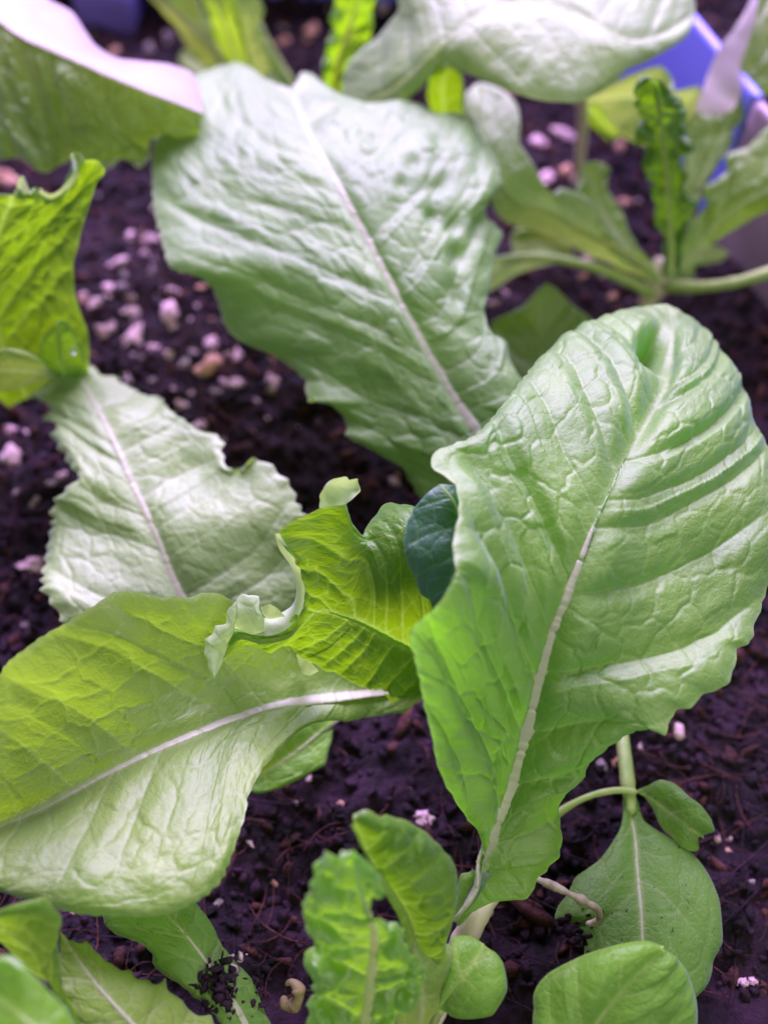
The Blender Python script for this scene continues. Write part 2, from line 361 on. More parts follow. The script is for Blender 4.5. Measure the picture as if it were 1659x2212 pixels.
def crumbs(n, lo, hi, name, mat, label, elong=1.0, area_=(-.12, .15, -.10, .27), power=2.5):
    x = RNG.uniform(area_[0], area_[1], n); y = RNG.uniform(area_[2], area_[3], n)
    r = (lo+(hi-lo)*RNG.random(n)**power)*.001
    sc = RNG.uniform(.5, 1.2, (n, 1, 3)); sc[:, 0, 0] *= elong
    V = IV[None]*sc*RNG.uniform(.4, 1.45, (n, 12, 1))*r[:, None, None]
    V = np.einsum('nij,nkj->nki', rotm(n), V)
    V += np.stack([x, y, ground_h(x, y)+r*.25], -1)[:, None]
    F = (IF[None]+(np.arange(n)*12)[:, None, None]).reshape(-1, 3)
    return tag(mesh(name, V, F, mat, smooth=False), label, None, None, 'stuff')
crumbs(36000, .2, 1.8, 'soil_crumbs', CRUMB, 'loose dark crumbs of potting soil')
crumbs(2400, .35, 1.7, 'bark_chips', BARK, 'reddish brown bark chips scattered through the soil', elong=2.4, power=1.6)
def fibres(n, name, mat, label, lmin, lmax, rad):
    Vs = []; Fs = []; m = 4; k = 7
    for i in range(n):
        x = RNG.uniform(-.12, .14); y = RNG.uniform(-.10, .24)
        a = RNG.uniform(0, 2*np.pi); l = RNG.uniform(lmin, lmax)*.001; t = np.linspace(-.5, .5, k); bend = RNG.normal(0, .5)
        px = x+l*t*np.cos(a)-l*bend*(t*t)*np.sin(a); py = y+l*t*np.sin(a)+l*bend*t*t*np.cos(a)
        z = ground_h(px, py); z = np.maximum(z, z.mean())+.0004+RNG.uniform(0, .0008)+l*.06*np.sin(t*5+RNG.uniform(0, 6))
        C = np.stack([px, py, z], -1); r = rad*.001*RNG.uniform(.5, 1.4)*(1-1.2*t**2)
        ang = np.arange(m)*np.pi/2+.7; side = np.array([-np.sin(a), np.cos(a), 0]); up = np.array([0, 0, 1.])
        V = C[:, None]+(side*np.cos(ang)[:, None]+up*np.sin(ang)[:, None])[None]*r[:, None, None]
        idx = np.arange(k*m).reshape(k, m)+len(Vs)*k*m; b = np.roll(idx, -1, 1)
        Fs.append(np.stack([idx[:-1], b[:-1], b[1:], idx[1:]], -1).reshape(-1, 4)); Vs.append(V)
    return tag(mesh(name, np.array(Vs), np.concatenate(Fs), mat), label, None, None, 'stuff')
fibres(3200, 'peat_fibres', BARK, 'short brown fibres in the potting soil', 2, 13, .17)
fibres(500, 'root_hairs', CRUMB, 'dark threads of peat in the potting soil', 8, 24, .22)

# planter walls
WALLM = plain('violet_plastic', (.22, .22, .95), .38, .5, col2=(.19, .20, .88), scale=30)
BLOCKM = plain('dark_violet_plastic', (.22, .16, .66), .38, .5, col2=(.12, .08, .44), scale=30)
RIMM = plain('lilac_table', (.50, .36, .90), .5, .5, col2=(.46, .33, .86), scale=3)
GREYM = plain('grey_plastic', (.34, .24, .34), .45, .5, col2=(.30, .21, .30), scale=60, bump=.05)
pl = thing('planter', 'plastic planter box with a violet wall rising at the upper right behind the seedlings', 'planter', (.0, .20, 0))
def wallbox(name, a, b, z0, z1, t, mat, outdir, par=None):
    """upright slab from a to b (x, y) with a rounded top"""
    a = np.array(a); b = np.array(b); d = (b-a)/np.linalg.norm(b-a); nrm = np.array([d[1], -d[0]])*outdir; n = 40; V = []
    prof = [(0, z0), (0, z1-t*.5), (t*.15, z1-t*.15), (t*.5, z1), (t*.85, z1-t*.15), (t, z1-t*.5), (t, z0)]
    for i in range(n+1):
        p = a+(b-a)*i/n
        for (o_, z) in prof: q = p+nrm*o_; V.append((q[0], q[1], z))
    m_ = len(prof); V = np.array(V); F = [tuple(f) for f in gridF(n+1, m_)]
    F += [(0, 1, 5, 6), (1, 2, 4, 5), (n*m_+6, n*m_+5, n*m_+1, n*m_), (n*m_+5, n*m_+4, n*m_+2, n*m_+1)]
    o = mesh(name, V, F, mat, smooth=False); adopt(o, par or pl); return o
wallbox('right_wall', (.056, .200), (.0885, .092), -.02, .042, .003, WALLM, -1)
wallbox('near_wall', (.0885, .0915), (.125, -.005), -.02, .041, .003, GREYM, -1)
wallbox('back_wall', (-.26, .225), (.056, .2035), -.02, .040, .003, WALLM, -1)
vb_ = thing('plastic_block', 'small violet plastic block standing in the soil at the top left', 'plastic block', W(228, 58, 0))
q0 = W(168, 48, 0); q1 = W(284, 62, 0)
wallbox('block', (q0[0], q0[1]), (q1[0], q1[1]), -.01, .0125, .012, BLOCKM, -1, vb_)
ts = mesh('table_top', [(-3, -3, -.03), (3, -3, -.03), (3, 3, -.03), (-3, 3, -.03)], [(0, 1, 2, 3)], RIMM); tag(ts, None, None, None, 'structure')

# perlite
def perl_mat(name, a, b): return plain(name, a, .75, .35, col2=b, scale=700., bump=.6, sss=.0)
PW = perl_mat('perlite_white', (1.0, .72, .80), (.62, .40, .46)); PT = perl_mat('perlite_tan', (.80, .46, .34), (.50, .28, .20)); PD = perl_mat('perlite_dirty', (.58, .50, .52), (.28, .20, .22))
def perl_mesh(k, mat):
    n1, n2 = 26, 18; th = np.linspace(0, 2*np.pi, n1, endpoint=False); ph = np.linspace(.02, np.pi-.02, n2)
    T, P_ = np.meshgrid(th, ph, indexing='ij'); V = np.stack([np.cos(T)*np.sin(P_), np.sin(T)*np.sin(P_), np.cos(P_)], -1)
    q = V*1.25+k*7; d = fbm(q[..., 0]+q[..., 2]*.7, q[..., 1]-q[..., 2]*.6, 300+k, 2); d2 = fbm(q[..., 0]*3+q[..., 2]*2, q[..., 1]*3-q[..., 2]*1.7, 330+k, 2)
    f1, f2, c_ = worley(q[..., 0]*1.6+q[..., 2]*.9, q[..., 1]*1.6-q[..., 2]*.7, 360+k); V = V*(1+.85*d+.55*d2+.5*(np.minimum(f1, .8)-.4))[..., None]*np.array([1.1, .9, .75])
    a = np.arange(n1*n2).reshape(n1, n2); b = np.roll(a, -1, 0); F = np.stack([a[:, :-1], a[:, 1:], b[:, 1:], b[:, :-1]], -1).reshape(-1, 4)
    o = mesh('perlite_granule', V, F, mat); me = o.data; bpy.data.objects.remove(o); return me
PM = {m: [perl_mesh(k+10*i, mt) for k in range(6)] for i, (m, mt) in enumerate((('w', PW), ('t', PT), ('d', PD)))}
def perlite(x, y, r, kind, label, h=.10, ex=1.15):
    p = W(x, y, h); dist = np.linalg.norm(p-CAMP); rad = r/FPX*dist
    gz = float(ground_h(p[0], p[1])); 
    for _ in range(3): p = W(x, y, gz*100+rad*15); gz = float(ground_h(p[0], p[1]))
    o = bpy.data.objects.new('perlite_granule', random.choice(PM[kind])); COL.objects.link(o)
    o.location = p; o.rotation_euler = (random.uniform(-.5, .5), random.uniform(-.5, .5), random.uniform(0, 6.28))
    o.scale = (rad*random.uniform(.85, 1.3), rad*random.uniform(.65, 1), rad*random.uniform(.6, .95))
    if label in tuple('ABCDE'): label = plabel(x, y, r, kind)
    return tag(o, label, 'perlite', 'perlite granules in the potting soil')
def plabel(x, y, r, kind):
    sz = 'tiny' if r < 6.5 else 'small' if r < 12.5 else 'medium'; c = {'w': 'whitish', 't': 'tan', 'd': 'dirty grey'}[kind]
    if y < 420 and x < 560: z = 'beside the violet block at top left'
    elif y < 420 and x < 950: z = 'between the far seedlings at the top'
    elif x > 950 and y < 480: z = 'under the huge arching leaf at upper right'
    elif x > 950 and y < 720: z = 'around the foot of the far right lettuce'
    elif x < 175 and y < 1120: z = 'left of the upper half of the left leaf'
    elif x < 175 and y < 1500: z = 'left of the lower half of the left leaf'
    elif y < 640: z = 'high in the gap left of the central leaf'
    elif y < 780: z = 'midway down the gap left of the central leaf'
    elif y < 1000: z = 'low in the gap left of the central leaf'
    elif y < 1400: z = 'on soil above the curly central leaf'
    elif x < 720: z = 'on the soil below the broad lower-left leaf'
    elif x < 1150: z = 'between the front lettuce and the lower-left leaf'
    elif y < 1760: z = 'below the right edge of the big right leaf'
    else: z = 'on soil beside the spoon-shaped leaf'
    return f'{sz} {c} perlite granule {z}'
A_, B_, C_, D_, E_ = 'ABCDE'
for p in [(256, 570, 18, 'w', A_), (268, 597, 11, 'd', A_), (266, 622, 13, 'd', A_), (232, 621, 17, 'w', A_), (205, 654, 15, 'w', A_), (326, 519, 14, 'w', A_), (313, 546, 11, 'w', A_),
          (331, 561, 10, 'd', A_), (328, 588, 12, 'd', A_), (373, 628, 13, 'w', A_), (280, 675, 15, 'w', A_), (292, 693, 11, 'd', A_), (367, 678, 20, 'w', 'long pale perlite granule above the row of big ones, beside the central leaf'),
          (229, 715, 27, 'w', 'smooth rounded bright pink-white perlite granule next to the curly left leaf'), (289, 735, 34, 'w', 'largest perlite granule, jagged and bright pink-white'), (331, 753, 14, 'w', A_), (289, 771, 11, 'd', A_), (308, 774, 9, 'd', A_),
          (362, 765, 17, 'w', A_), (367, 799, 21, 't', 'orange-tan perlite granule on the soil under two white ones'), (400, 786, 13, 'd', A_), (418, 760, 11, 'd', A_), (458, 745, 17, 'w', A_),
          (454, 789, 28, 't', 'large tan perlite granule with a pitted surface in the middle of the soil gap'), (514, 768, 20, 'w', 'elongated cream perlite granule below the turned-down edge of the central leaf'), (580, 789, 11, 't', A_),
          (589, 829, 20, 'w', 'flat white perlite sliver closest to the ruffled edge of the central leaf'), (511, 829, 17, 'w', A_), (460, 846, 12, 'd', A_), (463, 873, 14, 'w', A_), (389, 871, 15, 'w', A_), (431, 918, 12, 'w', A_), (331, 822, 12, 'd', A_),
          (40, 935, 18, 'w', B_), (30, 985, 20, 'w', B_), (12, 990, 15, 'd', B_), (68, 1225, 24, 'w', 'large round white perlite granule touching the left edge of the left leaf'), (95, 1243, 13, 'w', B_), (33, 1307, 14, 'w', B_), (60, 1350, 12, 'd', B_),
          (130, 1030, 16, 'w', B_), (108, 1045, 12, 'd', B_), (75, 1080, 12, 'd', B_), (10, 385, 32, 't', 'blurred pinkish tan perlite lump at the left edge under the curled leaf'), (40, 1065, 9, 'd', B_),
          (672, 72, 25, 't', 'large blurred salmon-pink perlite granule at the top between two seedlings'), (619, 91, 15, 't', C_), (827, 17, 16, 'w', C_), (365, 82, 14, 'd', C_), (612, 60, 10, 'd', C_), (320, 105, 13, 'd', C_), (205, 70, 9, 'd', C_), (245, 115, 14, 't', C_),
          (1167, 310, 18, 'w', D_), (1221, 291, 19, 'w', D_), (1181, 387, 19, 'w', D_), (1215, 372, 15, 't', D_), (1236, 388, 12, 'w', D_), (1341, 319, 18, 't', D_), (1092, 634, 13, 'w', D_), (1067, 655, 14, 'w', D_), (1269, 561, 14, 'w', D_),
          (1254, 598, 14, 't', D_), (1302, 598, 12, 'w', D_), (1323, 640, 13, 't', D_), (1347, 439, 14, 't', D_), (1100, 205, 12, 't', D_),
          (915, 1770, 20, 'w', 'single pink-white perlite granule on bare soil below the big right leaf'), (1461, 1581, 17, 'w', 'round whitish perlite granule just right of the big right leaf edge'), (1296, 1651, 20, 'd', 'dirty tan perlite granule left of the upright seedling stem'), (1330, 1645, 13, 't', E_),
          (1382, 1614, 8, 'w', E_), (1546, 1807, 9, 'w', E_), (1573, 1813, 7, 'w', E_), (1602, 2124, 12, 'w', E_), (1627, 2120, 9, 'w', E_), (675, 1682, 11, 'w', E_), (850, 1042, 13, 'w', E_), (783, 1262, 8, 'w', E_), (440, 1905, 10, 'd', E_),
          (449, 1925, 11, 'd', E_), (470, 1950, 12, 'd', E_), (595, 1910, 8, 't', E_), (541, 1822, 7, 'w', E_), (860, 1025, 8, 't', E_), (1053, 1975, 11, 'w', E_), (590, 1195, 6, 'w', E_), (820, 1290, 6, 'w', E_)]:
    perlite(p[0], p[1], p[2]*.86, p[3], p[4])
for i in range(75):
    perlite(random.uniform(165, 640), random.uniform(430, 960), random.uniform(3.5, 9.5), random.choice('wwdt'), 'A')
for i in range(70):
    x = random.uniform(20, 1640); y = random.uniform(0, 2200)
    lab = A_ if (x < 640 and 420 < y < 900 and x > 160) else None
    if lab is None:
        if x < 160 and y < 1500: lab = B_
        elif y < 420 and x < 900: lab = C_
        elif y < 700 and x > 1000: lab = D_
        elif y > 1400: lab = E_
        else: continue
    perlite(x, y, random.uniform(3.5, 8), random.choice('wdtd'), lab)

# ================================================================== PLANTS
def base(x, y): 
    p = W(x, y, 0); return p
HV = []
# ---- central lettuce
P1 = thing('lettuce_plant', 'central lettuce with broad leaves spreading left and up from behind the big right leaf', 'lettuce', base(1000, 1480))
leaf(P1, name='leaf', label='tall lavender-sheened leaf pointing to the top with a pale beaded midrib', mat=TALL,
  mid=[(1150, 1350, 1.0, 0), (1022, 925, 3.2, .35), (985, 870, 3.4), (905, 725, 4.1), (870, 660, 4.4, .58), (790, 510, 4.9), (715, 370, 5.25, .83), (650, 250, 5.1), (628, 192, 4.9, 1)],
  left=[(1120, 1330, .8, 0), (1000, 1200, 1.4), (905, 1080, 2, .22), (880, 1040), (862, 1010, 2.4), (835, 990), (790, 968), (748, 940), (744, 905, 2.9, .38), (715, 880), (690, 867), (666, 868, 3.1), (660, 850), (655, 820, 3.3, .46), (630, 795), (590, 770, 3.2), (545, 752, 3.1, .54), (510, 735), (480, 700, 3.2, .59), (470, 660, 3.5), (455, 625, 3.8, .64), (435, 608, 4.1), (400, 595, 4.3), (362, 568, 4.4, .70), (355, 545), (343, 500, 4.4), (330, 450), (326, 380, 4.6, .82), (330, 300), (345, 230, 4.6, .90), (378, 178), (420, 155, 4.6, .94), (470, 135), (510, 125, 4.6), (545, 137, 4.7, .975), (575, 163), (605, 185, 4.8), (628, 192, 4.9, 1)],
  right=[(1175, 1330, .9, 0), (1210, 1100, 1.9), (1190, 900, 3.0, .34), (1127, 810, 3.5, .42), (1100, 767), (1098, 730), (1064, 712, 3.9), (1049, 687, 4.0, .52), (1052, 650), (1064, 600, 4.1, .58), (1078, 550), (1094, 500, 4.0, .64), (1078, 480), (1054, 458, 4.5, .68), (1068, 430), (1084, 405, 4.9, .73), (1078, 350), (1055, 300, 5.0, .80), (1035, 270), (1008, 243, 5.1, .86), (985, 232), (950, 236), (915, 218, 5.2, .9), (880, 205), (840, 215), (790, 226, 4.9, .945), (740, 202), (695, 165), (665, 146, 4.8), (650, 150), (637, 178), (628, 192, 4.9, 1)],
  inl=[(1140, 1345, .9, 0), (930, 960, 2.9, .35), (760, 700, 4.2, .57), (600, 480, 4.8, .75), (500, 320, 5.0, .88), (560, 180, 4.9, .97), (628, 192, 4.9, 1)],
  inr=[(1160, 1345, .9, 0), (1120, 900, 3.4, .36), (1000, 690, 4.2, .56), (930, 480, 5.0, .72), (880, 330, 5.3, .84), (760, 230, 5.1, .94), (628, 192, 4.9, 1)],
  vs=11.5, va=.5, bulge=.42, tamp=.12, ter=5.0, crin=.7, crs=9., cell=.30, rib=2.1, r0=.05, nu=380, nv=130, teeth=.5, edge=.9,
  dent=[(.82, .50, .014, .06, 1.3), (.775, .60, .014, .07, 1.5), (.73, .52, .016, .05, 1.4), (.70, .66, .018, .07, 1.8), (.655, .60, .016, .07, 1.5), (.60, .52, .018, .05, 1.3), (.84, .72, .012, .05, 1.0), (.88, .35, .012, .05, 1.0), (.79, .38, .012, .05, .9)])
leaf(P1, name='leaf', label='left leaf with jagged outline and bright straight midrib, tip under the curly leaf', mat=PALE,
  mid=[(640, 1500, .9, 0), (395, 1295, 2.0, .3), (345, 1180, 2.4, .42), (295, 1060, 2.7, .56), (245, 950, 2.9), (200, 860, 2.7, .85), (160, 795, 2.3, 1)],
  left=[(580, 1520, .6, 0), (300, 1430, 1.5, .16), (145, 1345, 2.3, .27), (120, 1310), (92, 1272, 2.4, .33), (92, 1240), (98, 1180, 2.1, .42), (108, 1130), (120, 1080, 2.5, .52), (148, 1052), (172, 1030, 2.9, .57), (155, 1000, 2.8), (122, 957, 2.6, .67), (110, 935), (120, 917), (90, 903, 2.5, .74), (88, 893), (103, 878, 2.5), (68, 852, 2.3, .84), (96, 826, 2.2, .92), (160, 795, 2.3, 1)],
  right=[(690, 1490, .8, 0), (700, 1300, 1.6, .22), (672, 1200, 2.2, .34), (660, 1110, 2.7, .43), (645, 1090), (625, 1045, 3.0, .49), (590, 1010, 3.2), (557, 993, 3.3, .54), (540, 1000), (525, 1017, 3.0), (500, 1018, 2.8, .6), (482, 990, 2.8), (475, 945, 2.9, .67), (440, 930), (400, 905, 2.9, .75), (375, 890), (352, 860, 2.7, .81), (345, 848), (320, 850), (302, 845, 2.5, .87), (285, 832), (268, 830), (250, 812, 2.4, .93), (225, 812), (205, 787, 2.3), (160, 795, 2.3, 1)],
  inr=[(660, 1490, .9, 0), (540, 1250, 2.2, .32), (480, 1120, 2.8, .45), (410, 1010, 2.6, .6), (340, 920, 2.9, .74), (240, 840, 2.5, .9), (160, 795, 2.3, 1)],
  vs=10.0, va=.40, bulge=.5, tamp=.12, ter=5.0, crin=.6, crs=10, rib=1.1, r0=.1, nu=300, nv=110, teeth=1.0, ruf=.5, edge=.7)
leaf(P1, name='leaf', label='broad leaf reaching to the lower left, yellow-green upper half and pale lower half', mat=MAIN,
  mid=[(930, 1498, 1.6, 0), (830, 1490, 2.1, .1), (760, 1497, 2.4), (690, 1505, 2.6), (620, 1515, 2.75, .33), (560, 1530), (510, 1545, 2.9), (450, 1567), (400, 1587, 3.05, .56), (350, 1608), (290, 1637, 3.1), (220, 1671), (160, 1705, 3.1), (100, 1738), (0, 1785, 3.1), (-150, 1850, 3.0, 1)],
  left=[(930, 1485, 1.8, 0), (850, 1440, 2.4), (700, 1390, 2.9, .25), (600, 1365, 3.4), (520, 1310, 4.0, .42), (490, 1297, 4.2), (465, 1283, 4.3), (435, 1285), (400, 1295, 4.4, .5), (375, 1290), (350, 1293), (320, 1288), (285, 1279, 5.1, .58), (240, 1285), (218, 1303, 5.5), (150, 1345, 5.7, .68), (100, 1380), (50, 1415, 5.7), (20, 1440), (0, 1464, 5.6, .84), (-60, 1530, 4.7), (-150, 1700, 3.8, .95), (-150, 1850, 3.0, 1)],
  right=[(930, 1505, 1.5, 0), (905, 1520), (880, 1538, 1.7, .06), (830, 1546), (790, 1553, 1.9), (750, 1560, 2.1, .18), (715, 1556), (685, 1560, 2.5), (640, 1585, 2.8, .3), (600, 1622), (568, 1655, 3.4, .38), (545, 1690), (530, 1722, 3.7), (527, 1752, 3.8, .46), (514, 1800), (500, 1850, 3.9, .55), (480, 1900), (443, 1937, 3.9, .63), (400, 1962), (360, 1978, 3.8, .7), (300, 1984), (240, 1980, 3.8), (180, 1980, 3.8, .8), (120, 1967), (60, 1947, 3.7), (0, 1930, 3.6, .9), (-80, 1900), (-150, 1850, 3.0, 1)],
  inl=[(930, 1490, 1.7, 0), (780, 1465, 2.2, .15), (600, 1450, 2.9, .36), (470, 1440, 3.2, .5), (320, 1470, 3.7, .62), (180, 1535, 3.9, .74), (0, 1630, 4.0, .88), (-150, 1850, 3.0, 1)],
  inr=[(930, 1500, 1.6, 0), (800, 1525, 2.1, .13), (640, 1548, 2.75, .31), (520, 1610, 3.15, .43), (440, 1760, 3.75, .56), (310, 1850, 3.8, .68), (140, 1860, 3.8, .8), (0, 1870, 3.6, .89), (-150, 1850, 3.0, 1)],
  vs=12.0, va=.9, vb=-.004, bulge=.6, tamp=.14, ter=5.4, mg=.6, crin=.4, rib=1.5, r0=0, nu=340, nv=120, teeth=.25, edge=.6, rtap=.22)
cl = leaf(P1, name='leaf', label='small bright yellow-green curly leaf in the centre with rolled margins', mat=YOUNG,
  mid=[(985, 1450, 2.0, 0), (905, 1414, 2.8, .14), (830, 1377, 3.5), (790, 1355, 3.9, .34), (740, 1335, 4.2, .45), (700, 1324, 4.35, .54), (665, 1342, 4.3, .66), (622, 1377, 4.1, .76), (560, 1388, 4.0, .85), (508, 1386, 3.85, .93), (463, 1458, 3.6, 1)],
  left=[(990, 1390, 3.0, 0), (960, 1250, 4.3, .12), (930, 1160, 5.0, .2), (905, 1103, 5.4, .26), (890, 1093, 5.4), (868, 1090), (845, 1083, 5.25, .32), (822, 1092), (805, 1115), (790, 1140, 5.1, .38), (778, 1156, 5.0, .41), (757, 1128, 5.5, .43), (748, 1087, 6.0, .46), (720, 1092, 6.1), (690, 1097, 6.1, .505), (665, 1112), (640, 1125, 6.0), (620, 1136), (601, 1153, 5.8, .565), (614, 1182), (640, 1213, 5.3, .605), (655, 1243, 5.0, .635), (658, 1280, 4.7, .67), (652, 1312, 4.5, .71), (630, 1345, 4.3, .75), (600, 1364, 4.15, .8), (560, 1372, 4.0, .86), (522, 1363, 4.0, .92), (505, 1360, 3.95, .94), (493, 1390, 3.8), (480, 1428, 3.7), (463, 1460, 3.6, 1)],
  right=[(990, 1490, 2.0, 0), (925, 1500, 2.5, .1), (900, 1507), (850, 1506, 2.8, .2), (826, 1490), (800, 1490, 2.9), (760, 1474, 3.0, .37), (730, 1455), (700, 1446, 3.2, .49), (672, 1430), (650, 1422, 3.35, .58), (625, 1400), (605, 1398, 3.45, .72), (580, 1409), (560, 1398, 3.45, .83), (535, 1393, 3.5), (510, 1402, 3.5, .92), (485, 1425, 3.55, .96), (463, 1460, 3.6, 1)],
  inl=[(985, 1425, 2.5, 0), (950, 1340, 3.6, .1), (905, 1225, 5.0, .22), (865, 1185, 5.45, .3), (805, 1205, 5.1, .38), (750, 1215, 5.05, .46), (680, 1218, 5.2, .54), (672, 1270, 4.85, .6), (662, 1312, 4.55, .67), (625, 1364, 4.15, .76), (560, 1381, 4.0, .86), (507, 1374, 3.9, .94), (463, 1459, 3.6, 1)],
  vs=4.6, va=.85, vb=-.012, bulge=.42, tamp=.09, ter=3.0, crin=.3, crs=4, rib=.7, r0=.02, r1=.5, nu=360, nv=100, teeth=.3, ruf=.1, edge=.1, veinw=1.2, smooth=.012, ribm=RIBY)
def curl(parent, a, b, mat, belly=0., nu=60, nv=14, name='curled_edge', **k):
    d = dict(vs=6, bulge=.1, tamp=.0, cell=.001, mg=0, sideR=.12, groove=.05, edge=0, veinw=.4, rib=0, smooth=.015); d.update(k)
    return leaf(parent, mid=a, right=b, mat=mat, belly=belly, nu=nu, nv=nv, name=name, **d)
# crescent rolled margin
curl(cl, [(603, 1151, 5.8), (640, 1212, 5.3), (656, 1243, 5.0), (659, 1283, 4.7), (653, 1315, 4.5), (639, 1341, 4.3), (615, 1362, 4.2), (583, 1373, 4.1), (547, 1371, 4.0), (515, 1360, 3.95), (505, 1357, 3.95)],
     [(594, 1152, 5.8), (604, 1187, 5.4), (625, 1216, 5.1), (637, 1238, 4.9), (642, 1267, 4.7), (640, 1290, 4.5), (631, 1308, 4.35), (611, 1322, 4.2), (593, 1331, 4.15), (566, 1335, 4.15), (545, 1330, 4.2)], BACK, belly=.5, nu=120)
curl(cl, [(572, 1368, 4.05), (547, 1371, 4.0), (522, 1363, 3.97), (505, 1357, 3.95), (495, 1379, 3.85), (483, 1427, 3.7), (463, 1466, 3.6)],
     [(571, 1340, 4.25), (561, 1311, 4.45), (557, 1291, 4.5), (533, 1283, 4.5), (511, 1293, 4.45), (500, 1310, 4.4), (491, 1323, 4.3), (483, 1345, 4.2), (465, 1357, 4.1), (461, 1367, 4.05), (443, 1381, 3.95), (446, 1396, 3.9), (441, 1413, 3.8), (448, 1425), (451, 1440, 3.7), (463, 1466, 3.6)], BACK, belly=1.2, nu=160, nv=50, tamp=.3, bulge=.4, sideR=.45, crin=.3, crs=6, teeth=.6, veinw=.7)
curl(cl, [(563, 1312, 4.3), (575, 1335, 4.2), (615, 1332, 4.4)], [(563, 1312, 4.3), (581, 1305, 4.6), (600, 1315, 4.5), (615, 1330, 4.4)], BACK)
curl(cl, [(690, 1098, 6.1), (710, 1094, 6.1), (748, 1088, 6.0), (760, 1079, 6.1), (777, 1058, 6.2)],
     [(690, 1074, 6.3), (698, 1056, 6.5), (709, 1043, 6.6), (722, 1034, 6.6), (735, 1032, 6.5), (757, 1033, 6.3), (771, 1037, 6.2), (777, 1056, 6.2)], BACK, belly=-1.6, nv=34, sideR=.6, teeth=.7, veinw=.7)
curl(cl, [(641, 1414, 3.3), (655, 1418, 3.3), (688, 1449, 3.2)], [(641, 1416, 3.2), (648, 1440, 2.9), (655, 1455, 2.8), (668, 1459, 2.8), (688, 1450, 3.0)], BACK)
curl(cl, [(829, 1497, 2.8), (855, 1502, 2.8), (885, 1500, 2.8)], [(833, 1503, 2.7), (845, 1516, 2.5), (872, 1505, 2.6), (885, 1501, 2.7)], YOUNG)
leaf(P1, name='leaf', label='smooth dark green leaf in the shade under the lower-left leaf', mat=ROUND,
  mid=[(760, 1530, .6), (700, 1580, .9), (620, 1640, 1.0), (520, 1700, .8)],
  left=[(760, 1540, .5), (722, 1564, .6, .3), (719, 1600), (710, 1629, .7, .5), (705, 1649), (675, 1668, .75), (645, 1684, .8, .72), (590, 1707, .8), (555, 1712, .8), (520, 1700, .8)],
  right=[(740, 1500, .5), (640, 1520, 1.4, .4), (540, 1600, 1.4, .8), (520, 1700, .8)], vs=7, bulge=.2, tamp=.1, rib=.4, nu=100, nv=40)
tube(P1, [(1000, 1480, 0.0), (1000, 1460, 1.2), (960, 1455, 2.0)], [3.2, 3.0, 2.4], CREAM, 'stem')
tube(P1, [(1000, 1470, .5), (1080, 1420, .9), (1150, 1350, 1.0)], [2.6, 2.0, 1.6], CREAM, 'stem')

# ---- blue-green leaf
P2 = thing('seedling', 'small dark blue-green smooth leaf poking out beside the big right leaf', 'seedling', base(1080, 1330))
leaf(P2, name='leaf', mat=BLUE,
  mid=[(950, 1046, 6.5, 0), (975, 1075, 6.5), (997, 1140, 6.3, .38), (990, 1210, 6.1), (965, 1275, 5.7, .83), (938, 1323, 5.3, 1)],
  left=[(950, 1046, 6.5, 0), (932, 1055), (907, 1079, 6.4, .12), (880, 1125, 6.2, .3), (871, 1155, 6.1), (873, 1191, 6.0, .5), (879, 1223, 5.8), (895, 1257, 5.6, .7), (904, 1283), (927, 1300, 5.3, .88), (932, 1315), (938, 1323, 5.3, 1)],
  right=[(950, 1046, 6.5, 0), (985, 1046, 6.5), (1030, 1090, 6.3, .25), (1035, 1160, 6.1), (1005, 1235, 6.0, .62), (985, 1257), (981, 1283, 5.6, .8), (953, 1293, 5.4, .88), (949, 1318), (938, 1323, 5.3, 1)],
  vs=6.5, va=.25, bulge=.15, tamp=.05, groove=.12, mg=.2, rib=.25, nu=160, nv=60, belly=.2, crin=.06, crs=2., teeth=.25, veinw=1.3, ribm=STALK)
tube(P2, [(1080, 1330, 0), (1040, 1180, 3), (1000, 1080, 5.2), (952, 1048, 5.85)], [1.2, 1.0, .9, .5], STALK)

